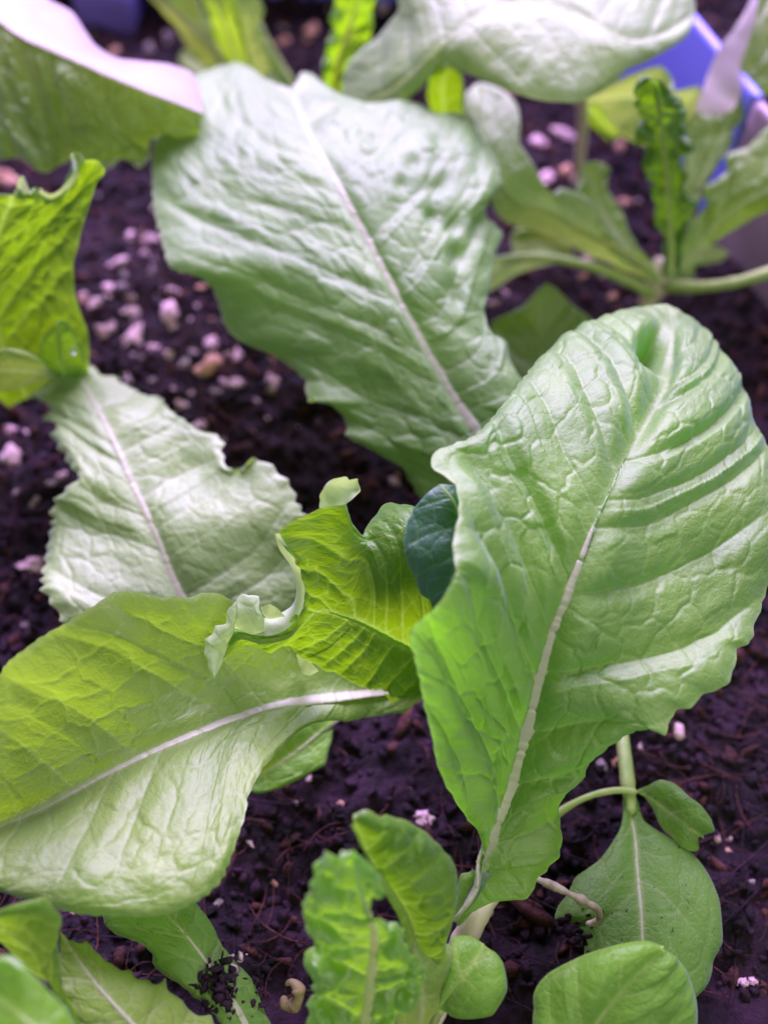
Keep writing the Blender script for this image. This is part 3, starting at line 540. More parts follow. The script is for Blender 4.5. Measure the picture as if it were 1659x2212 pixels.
# ---- front lettuce with the big right leaf
P3 = thing('lettuce_plant', 'front lettuce with the very large right-hand leaf and small crinkled leaf', 'lettuce', base(960, 2150))
leaf(P3, name='leaf', label='very large leaf on the right with a folded tip, deep veins and a lavender sheen', mat=BIG,
  mid=[(980, 1990, 1.9, 0), (1030, 1938, 2.2, .05), (1060, 1860, 2.6), (1085, 1790, 2.9), (1110, 1700, 3.25, .26), (1130, 1620, 3.75), (1150, 1540, 4.3), (1175, 1450, 4.9), (1200, 1370, 5.4, .49), (1230, 1290, 5.85), (1265, 1200, 6.2), (1292, 1130, 6.35, .66), (1320, 1070, 6.4), (1355, 990, 6.3, .76), (1380, 940), (1410, 880, 6.0), (1436, 830, 5.8, .89), (1453, 780, 5.6), (1456, 730, 5.35), (1452, 690, 5.1), (1440, 657, 4.8, 1)],
  left=[(975, 1992, 1.8, 0), (985, 1930), (988, 1895, 2.3, .04), (1018, 1890), (1044, 1886, 2.5, .08), (1052, 1855), (1054, 1837, 2.7, .12), (1019, 1777, 3.1), (979, 1717, 4.0, .2), (959, 1667), (944, 1592, 5.0, .28), (924, 1517, 5.6), (919, 1467), (904, 1417, 6.4, .38), (898, 1368, 6.7, .42), (925, 1340, 6.9), (955, 1310, 7.0), (984, 1272, 7.1, .5), (997, 1232, 7.2, .54), (989, 1197, 7.2), (989, 1162, 7.2), (997, 1122, 7.2, .6), (997, 1072, 7.15), (989, 1037, 7.05, .645), (964, 1017, 7.1), (939, 1002, 7.1), (937, 978, 7.1, .68), (965, 963), (1004, 950, 6.95, .71), (1069, 887, 6.7, .77), (1129, 807, 6.3, .83), (1179, 752, 5.9, .88), (1254, 697, 5.35, .93), (1329, 670, 5.0, .965), (1389, 659, 4.8), (1440, 657, 4.8, 1)],
  right=[(984, 1992, 1.8, 0), (1019, 1972, 1.9), (1069, 1952, 2.0, .05), (1110, 1948), (1143, 1940, 2.1, .10), (1159, 1907), (1185, 1880), (1210, 1852, 2.4, .16), (1217, 1802), (1213, 1752, 2.7, .22), (1226, 1717), (1262, 1684, 3.4, .28), (1274, 1650), (1309, 1622, 4.0, .34), (1349, 1595), (1374, 1583, 4.6, .38), (1402, 1583), (1430, 1588, 4.8, .41), (1444, 1567), (1450, 1545, 4.9, .43), (1470, 1527), (1498, 1522, 4.9, .46), (1516, 1497), (1545, 1487), (1569, 1477, 4.9, .5), (1589, 1437), (1597, 1395, 4.9, .54), (1624, 1380), (1634, 1342, 4.9, .58), (1655, 1290, 4.5), (1680, 1200, 5.1, .66), (1678, 1080, 5.2), (1664, 960, 5.1, .78), (1639, 912), (1624, 862, 4.9, .84), (1599, 807, 4.7, .88), (1569, 767), (1544, 727, 4.55, .93), (1504, 687, 4.6, .97), (1470, 668), (1440, 657, 4.8, 1)],
  inl=[(978, 1991, 1.8, 0), (1055, 1846, 2.65, .1), (1045, 1720, 3.4, .2), (1030, 1550, 4.5, .33), (1040, 1400, 5.6, .44), (1100, 1240, 6.2, .54), (1125, 1110, 6.4, .63), (1130, 1010, 6.6, .7), (1240, 860, 6.5, .8), (1330, 740, 5.9, .9), (1395, 680, 5.2, .97), (1440, 657, 4.8, 1)],
  inr=[(982, 1991, 1.8, 0), (1085, 1870, 2.4, .12), (1170, 1690, 3.3, .27), (1285, 1500, 4.75, .42), (1400, 1360, 5.15, .54), (1460, 1210, 5.35, .65), (1490, 1060, 5.7, .75), (1530, 920, 5.75, .83), (1520, 800, 5.55, .91), (1485, 710, 5.2, .97), (1440, 657, 4.8, 1)],
  vs=10.5, va=.62, val=1.1, vb=.0, bulge=1.0, tamp=.20, ter=5.4, mg=1.3, crin=.35, rib=2.5, nu=460, nv=150, r1=.66, teeth=.35, edge=.8, dent=[(.930, -.19, .021, .13, 12.)], groove=.24, midw=.15)
leaf(P3, name='leaf', label='crinkled bright green leaf with a wide flat midrib at the bottom centre', mat=DEEP,
  mid=[(780, 2300, 2.40, 0), (791, 2212, 3.00, .16), (797, 2155, 3.40), (805, 2085, 3.90, .43), (808, 2015, 4.58), (799, 1984, 4.85, .63), (780, 1920, 5.46), (765, 1838, 6.09, 1)],
  left=[(660, 2300, 2.60, 0), (672, 2240), (664, 2205, 3.20, .15), (668, 2180), (663, 2165), (682, 2148, 3.40, .26), (672, 2128), (690, 2110), (684, 2100), (656, 2082, 4.01, .38), (656, 2063), (675, 2056), (700, 2050, 4.14, .45), (690, 2026), (661, 2005, 4.72, .55), (655, 1980), (655, 1956, 5.12, .65), (668, 1924), (680, 1879, 5.72, .8), (696, 1857), (721, 1852), (737, 1839, 6.08, .93), (765, 1838, 6.09, 1)],
  right=[(870, 2300, 2.40, 0), (856, 2212), (858, 2183, 3.00, .18), (885, 2172), (910, 2160, 3.30, .26), (920, 2127, 3.50), (918, 2089, 3.78, .38), (904, 2066), (880, 2061, 4.10), (871, 2030, 4.42, .5), (861, 2005), (833, 1998, 4.75, .58), (815, 1990), (800, 1965, 4.78, .66), (818, 1930, 5.02), (824, 1905, 5.22, .8), (800, 1860, 5.60), (765, 1838, 6.09, 1)],
  vs=4.8, va=.35, bulge=1.3, tamp=.5, ter=3.6, crin=1.0, crs=4., rib=1.35, r1=.75, nu=260, nv=90, teeth=.5, ruf=.8, rufl=9, ribm=STALK)
leaf(P3, name='leaf', label='upright smooth spoon-shaped leaf standing behind the crinkled leaf', mat=YOUNG,
  mid=[(905, 2110, 2.3, 0), (896, 2033, 3.0, .25), (878, 1980, 3.5), (854, 1938, 4.0, .5), (822, 1896, 4.4), (790, 1840, 4.8, .8), (762, 1768, 5.3, 1)],
  left=[(880, 2110, 2.3, 0), (876, 2033, 2.9, .25), (860, 1973, 3.5), (840, 1928, 4.0, .5), (812, 1879, 4.5), (784, 1840, 4.8, .78), (765, 1800), (762, 1768, 5.3, 1)],
  right=[(960, 2110, 2.2, 0), (968, 2033, 2.9, .2), (987, 1963, 3.5, .38), (990, 1910, 3.9, .5), (986, 1875), (976, 1858, 4.2, .6), (952, 1830), (913, 1795, 4.7, .76), (871, 1772), (840, 1765, 5.1, .86), (822, 1769), (808, 1759, 5.3), (777, 1760, 5.4, .97), (762, 1768, 5.3, 1)],
  vs=5.0, va=.45, bulge=.5, tamp=.25, rib=.9, r0=0, r1=.55, nu=200, nv=70, teeth=.2, belly=1.2, crin=.3, ribm=STALK)
leaf(P3, name='leaf', label='smooth olive-green folded leaf between the crinkled leaf and the round leaf', mat=OLIVE,
  mid=[(905, 2300, 1.3, 0), (915, 2180, 2.1, .4), (905, 2090, 2.7), (890, 2030, 3.0, 1)],
  left=[(850, 2300, 1.4, 0), (850, 2180, 2.3, .4), (860, 2080, 2.9), (890, 2030, 3.0, 1)],
  right=[(900, 2300, 1.2, 0), (912, 2212, 1.4, .25), (931, 2185, 1.7), (948, 2173, 1.8, .42), (955, 2135), (970, 2112, 2.1, .6), (986, 2066), (983, 2048, 2.4, .8), (955, 2032), (925, 2028), (890, 2030, 3.0, 1)],
  vs=7, bulge=.15, tamp=.08, rib=0, nu=110, nv=40, belly=1.)
leaf(P3, name='leaf', label='small round glossy leaf on a thin stalk at the bottom centre', mat=ROUND,
  mid=[(950, 2180, 1.9, 0), (985, 2130, 2.3, .4), (1020, 2080, 2.5), (1046, 2040, 2.5, 1)],
  left=[(950, 2180, 1.9, 0), (950, 2150), (962, 2113, 2.2, .35), (977, 2075, 2.3), (975, 2045, 2.3), (973, 2026, 2.3, .62), (1001, 2017, 2.35), (1025, 2024, 2.4), (1046, 2040, 2.5, 1)],
  right=[(950, 2180, 1.9, 0), (973, 2194, 1.9), (1001, 2204, 2.0, .25), (1032, 2204, 2.1), (1060, 2197, 2.2, .42), (1083, 2167), (1095, 2143, 2.35, .6), (1095, 2113, 2.4), (1088, 2080, 2.45, .8), (1071, 2056), (1058, 2050), (1046, 2042, 2.5, 1)],
  vs=5.5, va=.6, bulge=.35, tamp=.12, groove=.05, rib=.3, r1=.5, nu=130, nv=55, belly=1.3, crin=.3, crs=8)
tube(P3, [(952, 2178, 1.9), (938, 2205, 1.4), (915, 2270, .3)], [.75, .8, .9], STALK)
tube(P3, [(1062, 1920, 1.5), (1022, 1992, 1.5), (990, 2060, .9), (965, 2120, .2)], [1.9, 2.1, 2.3, 2.6], CREAM, 'petiole')
tube(P3, [(955, 2150, .1), (925, 2215, .6), (905, 2300, .9)], [2.2, 1.9, 1.7], CREAM, 'petiole')

# ---- spatulate seedling lying on the soil, lower right
P4 = thing('seedling', 'seedling lying on the soil at lower right, its large spoon-shaped leaf speckled with dirt', 'seedling', base(1330, 1500))
leaf(P4, name='leaf', label='large flat spoon-shaped leaf speckled with dirt', mat=FLAT,
  mid=[(1357, 1700, 1.0, 0), (1360, 1740, 1.0), (1370, 1795, 1.0), (1376, 1872, 1.1, .35), (1385, 1963, 1.2), (1388, 2025, 1.2), (1400, 2170, 1.0, 1)],
  left=[(1349, 1700, 1.0, 0), (1345, 1734), (1339, 1786, .95, .14), (1314, 1829), (1284, 1865, .9, .3), (1244, 1890), (1226, 1927, .9, .42), (1203, 1960), (1201, 1988, .85, .54), (1222, 1992), (1244, 1988), (1248, 2000), (1235, 2013, .8), (1256, 2031, .8, .65), (1260, 2062), (1280, 2120, .8), (1330, 2165), (1400, 2170, 1.0, 1)],
  right=[(1367, 1700, 1.0, 0), (1380, 1734), (1394, 1780, .95, .13), (1437, 1804), (1483, 1829, .95, .28), (1507, 1850), (1535, 1890, .95, .4), (1556, 1942), (1563, 1994, .95, .55), (1563, 2037), (1544, 2077, .9, .7), (1541, 2101), (1523, 2138, .8, .84), (1507, 2153), (1460, 2172), (1400, 2170, 1.0, 1)],
  vs=11, va=.9, bulge=.35, tamp=.08, groove=.05, ter=6, rib=.55, r0=0, r1=.8, nu=200, nv=80, belly=.9, crin=.35, crs=12)
leaf(P4, name='leaf', label='small dull green leaf with a notch eaten out of its tip', mat=FLAT,
  mid=[(1374, 1709, 1.1, 0), (1430, 1745, 1.3), (1480, 1785, 1.4), (1520, 1812, 1.2, 1)],
  left=[(1374, 1708, 1.1, 0), (1400, 1694), (1422, 1686, 1.5, .25), (1452, 1691), (1483, 1718, 1.6, .5), (1523, 1749, 1.5, .75), (1540, 1778, 1.4), (1539, 1800, 1.3, .93), (1520, 1798), (1508, 1796), (1520, 1812, 1.2, 1)],
  right=[(1374, 1712, 1.1, 0), (1388, 1720), (1413, 1749, 1.0, .25), (1428, 1789, .95), (1452, 1813, .9, .55), (1480, 1835), (1507, 1838, .9, .85), (1505, 1805), (1512, 1800), (1520, 1812, 1.2, 1)],
  vs=7, va=.8, bulge=.2, tamp=.08, groove=.04, rib=.3, nu=120, nv=50, belly=.8)
tube(P4, [(1325, 1500, .1), (1338, 1560, .6), (1347, 1620, .9), (1357, 1705, 1.0), (1364, 1760, 1.0)], [1.2, 1.25, 1.3, 1.35, .8], STALK, 'stem')
tube(P4, [(1377, 1711, 1.15), (1340, 1707, 1.15), (1300, 1712, 1.1), (1255, 1727, 1.0), (1218, 1748, .8), (1170, 1790, .3)], [.6, .6, .55, .6, .75, 1.0], STALK)
# ---- round leaf, bottom right
P5 = thing('seedling', 'broad rounded bright green leaf cut off by the bottom edge at lower right', 'seedling', base(1250, 2300))
leaf(P5, name='leaf', mat=ROUND,
  mid=[(1230, 2420, 1.6, 0), (1270, 2250, 2.2, .38), (1345, 2144, 2.7), (1395, 2090, 2.9), (1431, 2052, 2.9, 1)],
  left=[(1190, 2400, 1.7, 0), (1160, 2300), (1152, 2212, 2.3, .3), (1154, 2180), (1153, 2150), (1162, 2129, 2.5, .45), (1180, 2108), (1216, 2086, 2.7, .58), (1265, 2062), (1314, 2046, 2.9, .75), (1376, 2034, 3.0), (1402, 2034, 3.0, .92), (1420, 2040), (1431, 2049, 2.95, 1)],
  right=[(1330, 2420, 1.4, 0), (1440, 2350, 1.7, .25), (1508, 2230, 2.0, .48), (1508, 2169, 2.2, .6), (1501, 2138), (1489, 2104, 2.4, .75), (1471, 2077), (1448, 2058, 2.7, .92), (1431, 2049, 2.9, 1)],
  vs=9, va=.9, bulge=.45, tamp=.12, groove=.04, ter=5, rib=.25, nu=150, nv=70, belly=1.6, crin=.4, crs=12)
tube(P5, [(1250, 2300, 0), (1225, 2400, 1.0), (1230, 2420, 1.6)], [1.3, 1.1, 1.0], STALK)
# ---- withered stem
wt = tube(None, [(1140, 1888, 1.5), (1161, 1899, 1.6), (1200, 1916, 1.8), (1240, 1936, 1.9), (1272, 1953, 1.9), (1293, 1968, 1.8), (1294, 1984, 1.6), (1283, 1993, 1.45), (1264, 1996, 1.35)],
     [.62, .66, .6, .7, .6, .8, .5, .65, .4], plain('withered_stem', (.62, .58, .42), .6, .4, col2=(.30, .24, .15), scale=260, bump=.3), 'withered_stem', knob=.3, n=90)
tag(wt, 'pale withered stem hooking over the speckled spoon-shaped leaf', 'stem')
# ring husk on the soil
hk = tube(None, [(612, 2150, .35), (618, 2170, .3), (634, 2172, .3), (645, 2155, .45), (642, 2132, .55), (628, 2122, .55), (616, 2128, .5)], [.4, 1.0, 1.2, .9, 1.15, .7, .3],
     plain('seed_husk', (.34, .28, .14), .7, .3, col2=(.16, .12, .06), scale=300, bump=.3), 'seed_husk', knob=.12)
tag(hk, 'curled tan seed husk on the soil left of the crinkled leaf', 'husk')

# ---- lower left lettuce
P6 = thing('lettuce_plant', 'bottom left lettuce with a saw-toothed pale leaf and a leaf dirtied by soil', 'lettuce', base(420, 2420))
leaf(P6, name='leaf', label='green leaf with clumps of dirt on its midrib', mat=FLAT,
  mid=[(560, 2330, .9, 0), (532, 2212, 1.3, .26), (507, 2163, 1.5), (483, 2125, 1.6), (451, 2079, 1.7, .6), (402, 2016, 1.9), (360, 1971, 2.0), (310, 1915, 1.9, 1)],
  left=[(510, 2330, .9, 0), (476, 2212, 1.4, .26), (465, 2198), (430, 2160, 1.7), (385, 2121, 1.8, .5), (355, 2104), (334, 2086, 1.9), (330, 2062), (318, 2044, 2.0, .68), (297, 2030), (245, 2013, 2.0, .8), (224, 1988, 2.0), (230, 1940, 1.9, .93), (310, 1915, 1.9, 1)],
  right=[(630, 2330, .7, 0), (590, 2212, 1.0, .26), (577, 2188), (567, 2160, 1.1), (546, 2111, 1.2, .5), (525, 2088), (490, 2050, 1.4, .62), (469, 2009, 1.5), (448, 1974, 1.6, .78), (425, 1946, 1.7), (370, 1910, 1.7), (310, 1915, 1.9, 1)],
  vs=8, va=.6, bulge=.3, tamp=.12, rib=.75, nu=200, nv=70, r1=.8, teeth=.2)
leaf(P6, name='leaf', label='pale yellow-green leaf with a saw-toothed edge', mat=OLIVE,
  mid=[(470, 2420, 1.6, 0), (380, 2310, 2.3), (290, 2215, 2.8, .45), (200, 2115, 3.0), (132, 2012, 3.0, 1)],
  left=[(420, 2500, 1.5, 0), (250, 2350, 2.3, .3), (160, 2240, 2.7), (133, 2150, 2.9, .7), (126, 2070, 3.0), (132, 2012, 3.0, 1)],
  right=[(520, 2400, 1.3, 0), (500, 2260, 1.8, .2), (468, 2215), (464, 2196, 2.1, .28), (437, 2191), (413, 2181), (400, 2160), (385, 2152, 2.4, .4), (367, 2135), (361, 2114, 2.6, .46), (350, 2120), (332, 2121), (318, 2113), (297, 2109, 2.7), (280, 2092, 2.8, .6), (266, 2092), (241, 2079), (222, 2062), (208, 2052, 2.9, .74), (193, 2031), (178, 2034), (154, 2029, 3.0, .88), (140, 2020), (132, 2012, 3.0, 1)],
  vs=7, va=.5, bulge=.5, tamp=.25, rib=.5, nu=200, nv=70, teeth=.5)
leaf(P6, name='leaf', label='bright yellow-green leaf fading into the left edge', mat=YOUNG,
  mid=[(200, 2300, 2.5, 0), (120, 2160, 3.6, .3), (60, 2060, 4.2), (-60, 1990, 4.4, 1)],
  right=[(190, 2290, 2.5, 0), (148, 2172, 3.3, .22), (133, 2104, 3.9), (126, 2041), (129, 2013, 4.4, .5), (132, 1984), (115, 1966), (101, 1947, 4.8, .62), (73, 1949), (0, 1972, 4.8, .85), (-60, 1990, 4.4, 1)],
  left=[(190, 2300, 2.5, 0), (143, 2167, 3.3, .2), (105, 2125, 3.5), (35, 2065, 3.7, .6), (0, 2037, 3.8), (-60, 1990, 4.4, 1)], vs=9, bulge=.3, tamp=.12, rib=0, nu=110, nv=40)
leaf(P6, name='leaf', label='blurred dark green leaf in the very corner', mat=DEEP,
  mid=[(200, 2320, 5.2, 0), (90, 2230, 5.6), (-40, 2140, 5.6), (-100, 2100, 5.4, 1)],
  right=[(220, 2310, 5.0, 0), (168, 2212, 5.3, .25), (147, 2177), (105, 2135, 5.6), (52, 2086, 5.8, .65), (21, 2065), (0, 2066, 5.8, .8), (-100, 2100, 5.4, 1)],
  left=[(180, 2360, 5.2, 0), (0, 2320, 5.4), (-100, 2200, 5.3, .8), (-100, 2100, 5.4, 1)], vs=9, bulge=.2, tamp=.1, rib=0, nu=80, nv=30)
def lump(name, x, y, h, r, mat, label, cat=None, n=14, seed=0, parent=None, spread=1.5):
    """clump of crumbs"""
    p = W(x, y, h); Vs = []; Fs = []; rg = np.random.default_rng(seed)
    for i in range(n):
        q = rg.normal(size=3)*np.array([1, 1, .22])*r*.0011*spread*.55; s_ = r*.001*rg.uniform(.25, .6)
        Vs.append((IV*rg.uniform(.4, 1.5, (12, 1))*rg.uniform(.3, 1.6, (1, 3))*s_)+p+q); Fs.append(IF+i*12)
    o = mesh(name, np.vstack(Vs), np.vstack(Fs), mat, smooth=False)
    return tag(o, label, cat) if cat else o
tag(lump('soil_clump', 462, 2120, 1.75, 1.3, CRUMB, None, n=60, seed=3, spread=2.2), 'dark clump of soil lying on the midrib of the dirtied leaf', 'soil clump')
tag(lump('soil_clump', 480, 2145, 1.55, 1.0, CRUMB, None, n=40, seed=4, spread=2.2), 'smaller soil clump just below the larger one on the dirtied leaf', 'soil clump')
tag(lump('soil_clump', 545, 2135, 1.2, 1.0, CRUMB, None, n=40, seed=5, spread=3.2), 'crumbly soil smeared on the right edge of the dirtied leaf', 'soil clump')
tag(lump('soil_clump', 1240, 2000, 1.1, 1.5, CRUMB, None, n=20, seed=6, spread=1.8), 'soil clump covering the bitten notch of the spoon-shaped leaf', 'soil clump')
tag(lump('perlite_clump', 500, 2072, 1.5, 1.2, PD, None, n=9, seed=8, spread=1.3), 'tan perlite crumb stuck to the upper edge of the dirtied leaf', 'perlite')

# ---- left curly lettuce
P7 = thing('lettuce_plant', 'curly lettuce cut by the left edge with frilled yellow-green leaf', 'lettuce', base(60, 900))
fl = leaf(P7, name='leaf', label='yellow-green leaf with frilled upper margin at the left edge', mat=YOUNG,
  mid=[(60, 860, 1.40, 0), (20, 780, 2.44), (-15, 680, 3.44, .4), (-20, 560, 4.50), (5, 480, 5.24, .8), (30, 420, 5.82, 1)],
  right=[(185, 840, 1.86, 0), (190, 790, 2.61), (190, 761, 3.00, .12), (184, 709), (173, 683, 3.63), (163, 643, 4.05, .28), (160, 578, 4.55), (171, 525, 5.10, .42), (184, 473), (199, 428, 5.90, .55), (210, 394), (226, 368, 6.38, .65), (210, 349, 6.60), (186, 347), (168, 328, 6.80, .74), (159, 331), (168, 355, 6.50), (171, 373, 6.36, .79), (157, 399), (139, 420, 5.92), (113, 431, 5.79, .85), (89, 420), (76, 404, 6.07, .9), (66, 420), (58, 423, 5.81, .93), (45, 412), (38, 402, 5.97), (30, 420, 5.82, 1)],
  left=[(20, 880, 1.30, 0), (-120, 760, 2.80, .3), (-160, 560, 4.50, .6), (-100, 430, 5.59), (30, 420, 5.82, 1)],
  inr=[(120, 850, 1.43, 0), (105, 740, 2.66, .15), (85, 640, 3.66, .3), (85, 540, 4.56, .45), (100, 480, 5.14, .6), (105, 450, 5.53, .75), (70, 440, 5.66, .9), (30, 420, 5.82, 1)],
  vs=8, va=.1, bulge=.45, tamp=.3, crin=.5, rib=0, nu=260, nv=90, edge=.2)
curl(fl, [(86, 417, 5.93), (95, 427, 5.80), (113, 432, 5.78), (139, 421, 5.92), (157, 400, 6.18), (171, 374, 6.36), (168, 355, 6.50), (158, 330, 6.80)],
     [(88, 405, 6.17), (97, 414, 6.04), (110, 419, 6.02), (131, 409, 6.15), (146, 392, 6.40), (158, 371, 6.57), (157, 352, 6.70), (152, 332, 6.80)], BACK)
curl(fl, [(38, 402, 5.97), (45, 412, 5.84), (58, 424, 5.81), (68, 419, 5.92)], [(40, 385, 6.22), (50, 380, 6.34), (58, 395, 6.20), (67, 415, 6.04)], BACK)
leaf(P7, name='leaf', label='small folded bright leaf at the foot of the curly lettuce', mat=YOUNG,
  mid=[(150, 850, 1.6, 0), (135, 800, 3.0), (128, 740, 3.9), (126, 697, 4.3, 1)],
  left=[(140, 850, 1.6, 0), (105, 801, 3.0), (84, 780), (87, 746, 3.7, .5), (105, 720, 4.0), (126, 697, 4.3, 1)],
  right=[(160, 850, 1.6, 0), (181, 806, 2.6, .2), (190, 785), (175, 750, 3.4), (158, 709, 4.0, .75), (144, 692), (126, 697, 4.3, 1)],
  vs=6, bulge=.2, tamp=.15, rib=0, nu=90, nv=40, belly=-1.)
leaf(P7, name='leaf', label='pale leaf curving down at the left edge', mat=OLIVE,
  mid=[(160, 830, 1.8, 0), (95, 812, 3.1), (30, 805, 3.4), (-70, 800, 3.3, 1)],
  left=[(150, 830, 1.8, 0), (102, 795, 3.4, .25), (66, 767, 3.8), (31, 756, 3.9), (0, 757, 3.9, .75), (-70, 800, 3.3, 1)],
  right=[(150, 835, 1.7, 0), (102, 817, 2.7, .2), (80, 828), (52, 840, 2.7), (16, 843), (0, 851, 2.7, .75), (-70, 860, 2.7), (-70, 800, 3.3, 1)], vs=9, bulge=.3, tamp=.12, rib=0, nu=80, nv=30)
dr = perlite(160, 758, 6, 'w', None, h=.1); dr.location = W(160, 757, 3.75); dr.scale = (.0007, .0007, .0006); dr.name = 'water_droplet'
del dr['group']; tag(dr, 'tiny water droplet on the small folded leaf at left', 'droplet')
dm, dnt = newmat('water'); do = N(dnt, 'ShaderNodeOutputMaterial'); dp = N(dnt, 'ShaderNodeBsdfGlass', i_IOR=1.33, i_Roughness=.02); L(dnt, dp.outputs[0], do.inputs[0])
dr.data = dr.data.copy(); dr.data.name = 'water_droplet'; dr.data.materials.clear(); dr.data.materials.append(dm)
# ---- top left leaf
P8 = thing('lettuce_plant', 'blurred lettuce leaf across the top left corner with one half shining pink-white', 'lettuce', base(-150, 420))
tl = leaf(P8, name='leaf', mat=MAIN,
  mid=[(-180, -90, 6.6, 0), (-60, 0, 6.6), (0, 47, 6.5, .3), (50, 82), (100, 105, 6.4), (162, 132, 6.3, .55), (225, 160, 6.2), (300, 192, 6.0), (350, 210, 5.8, .85), (440, 245, 5.3, 1)],
  right=[(-180, 260, 4.2, 0), (-60, 320, 4.3), (0, 345, 4.4, .3), (32, 341), (62, 354, 4.4), (84, 370), (106, 372, 4.3, .46), (132, 355), (155, 347, 4.4), (172, 352), (195, 350), (215, 362, 4.4, .6), (232, 362), (250, 348, 4.5), (262, 343), (285, 352), (300, 358, 4.4, .72), (318, 348), (326, 335, 4.5), (335, 300, 4.6, .82), (430, 290, 4.8), (440, 245, 5.3, 1)],
  inr=[(-180, 90, 5.6, 0), (0, 190, 5.5, .3), (120, 235, 5.3, .5), (240, 262, 5.2, .7), (330, 255, 5.3, .85), (440, 246, 5.3, 1)],
  vs=9.5, va=.5, bulge=1.3, tamp=.35, crin=1.0, crs=8, rib=.5, nu=260, nv=80, ribm=STALK, sideL=.12)
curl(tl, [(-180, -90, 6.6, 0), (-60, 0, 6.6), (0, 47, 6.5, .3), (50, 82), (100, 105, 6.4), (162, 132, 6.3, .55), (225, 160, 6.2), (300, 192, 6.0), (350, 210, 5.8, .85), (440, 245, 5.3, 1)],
     [(-150, -190, 6.1, 0), (-20, -90, 6.1), (60, -30, 6.0, .32), (112, 2, 5.9), (160, 30, 5.8, .48), (187, 70), (205, 95, 5.8), (238, 118, 5.8, .6), (300, 131, 5.7), (375, 141, 5.4, .82), (415, 158, 5.2), (440, 245, 5.3, 1)], LITFOLD, name='folded_half', nu=140, nv=40, belly=.6)
curl(tl, [(215, 364, 4.4), (232, 366, 4.4), (246, 358, 4.5), (256, 345, 4.6)], [(218, 350, 4.6), (232, 350, 4.7), (246, 342, 4.7), (257, 338, 4.7)], BACK)
curl(tl, [(283, 350, 4.4), (300, 362, 4.3), (316, 352, 4.4), (327, 337, 4.5)], [(286, 343, 4.6), (300, 347, 4.6), (312, 340, 4.6), (324, 333, 4.6)], BACK)
tube(P8, [(-150, 420, 0), (-190, 100, 4.5), (-185, -80, 6.4)], [2.5, 2, 1.2], CREAM, 'petiole')

# ---- upper middle seedlings (blurred)
P9 = thing('lettuce_plant', 'blurred lettuce seedling at the top, left of the bare soil gap, with pale stalks', 'lettuce', base(560, 240))
leaf(P9, name='leaf', label='pale leaf with a pink midrib', mat=OLIVE, mid=[(505, 170, 1.2, 0), (470, 120, 2), (400, 45, 3), (320, -30, 4), (280, -90, 4.2, 1)],
  left=[(495, 180, 1.2, 0), (430, 135, 1.8), (402, 98, 2.1, .28), (374, 52), (342, 15, 3), (300, -40, 3.8), (280, -90, 4.2, 1)],
  right=[(515, 170, 1.2, 0), (479, 108, 2), (472, 87, 2.3, .3), (451, 42), (433, 0, 3.2), (420, -70, 4), (280, -90, 4.2, 1)], vs=9, bulge=.3, tamp=.1, rib=1.3, nu=100, nv=40)
leaf(P9, name='leaf', label='upright green leaf stalk in the middle', mat=MAIN, mid=[(540, 190, 1.5, 0), (500, 100, 2.8), (478, 30, 4), (460, -60, 5, 1)],
  left=[(520, 190, 1.5, 0), (475, 110, 2.7), (450, 35, 3.8), (430, -10, 4.2), (420, -60, 4.6), (460, -90, 5, 1)], right=[(560, 190, 1.5, 0), (535, 120, 2.8), (520, 40, 4), (510, -10, 4.4), (505, -60, 4.8), (460, -90, 5, 1)], vs=9, bulge=.3, tamp=.1, rib=.8, nu=90, nv=36, bl=-1.5, br=-1.5)
leaf(P9, name='leaf', label='small crinkled leaf beside the stalks', mat=PALE, mid=[(560, 190, 1.4, 0), (548, 100, 3), (545, 40, 3.8), (540, -40, 4.6, 1)],
  left=[(540, 190, 1.4, 0), (525, 100, 2.9), (515, 30, 3.8), (510, -30, 4.4), (540, -60, 4.6, 1)], right=[(585, 150, 1.5, 0), (578, 105, 2.6), (570, 80), (575, 62, 3.2), (557, 50), (571, 25, 3.8), (566, 0), (560, -40, 4.6), (540, -60, 4.6, 1)], vs=6, bulge=.5, tamp=.4, crin=.8, rib=0, nu=90, nv=36)
tube(P9, [(640, 200, .6), (605, 145, 1.2), (570, 85, 1.9), (540, 20, 2.6)], [1.5, 1.4, 1.4, 1.2], STALK, 'petiole')
leaf(P9, name='leaf', label='yellow-green bit of leaf behind the central leaf', mat=YOUNG, mid=[(620, 210, 1.0, 0), (575, 130, 1.6), (545, 92, 2, 1)], left=[(600, 215, 1.0, 0), (560, 140, 1.6), (535, 105, 2), (545, 90, 2, 1)], right=[(640, 210, 1.0, 0), (590, 135, 1.6), (560, 95, 2), (545, 90, 2, 1)], rib=0, nu=50, nv=20, bulge=.2, tamp=.2)
leaf(P9, name='leaf', label='small rounded olive seed leaf', mat=OLIVE, mid=[(470, 150, 1.0, 0), (430, 118, 1.4), (392, 112, 1.5, 1)], left=[(470, 170, .9, 0), (430, 160, 1.2), (395, 148, 1.2, .7), (386, 122), (392, 112, 1.5, 1)], right=[(480, 125, 1.2, 0), (462, 103, 1.6), (428, 97, 1.7, .5), (404, 100), (392, 112, 1.5, 1)], rib=0, nu=60, nv=26, bulge=.1, tamp=.05, vs=14)
P10 = thing('lettuce_plant', 'blurred top-middle lettuce with a crinkled upright leaf and one huge pale arching leaf', 'lettuce', base(790, 330))
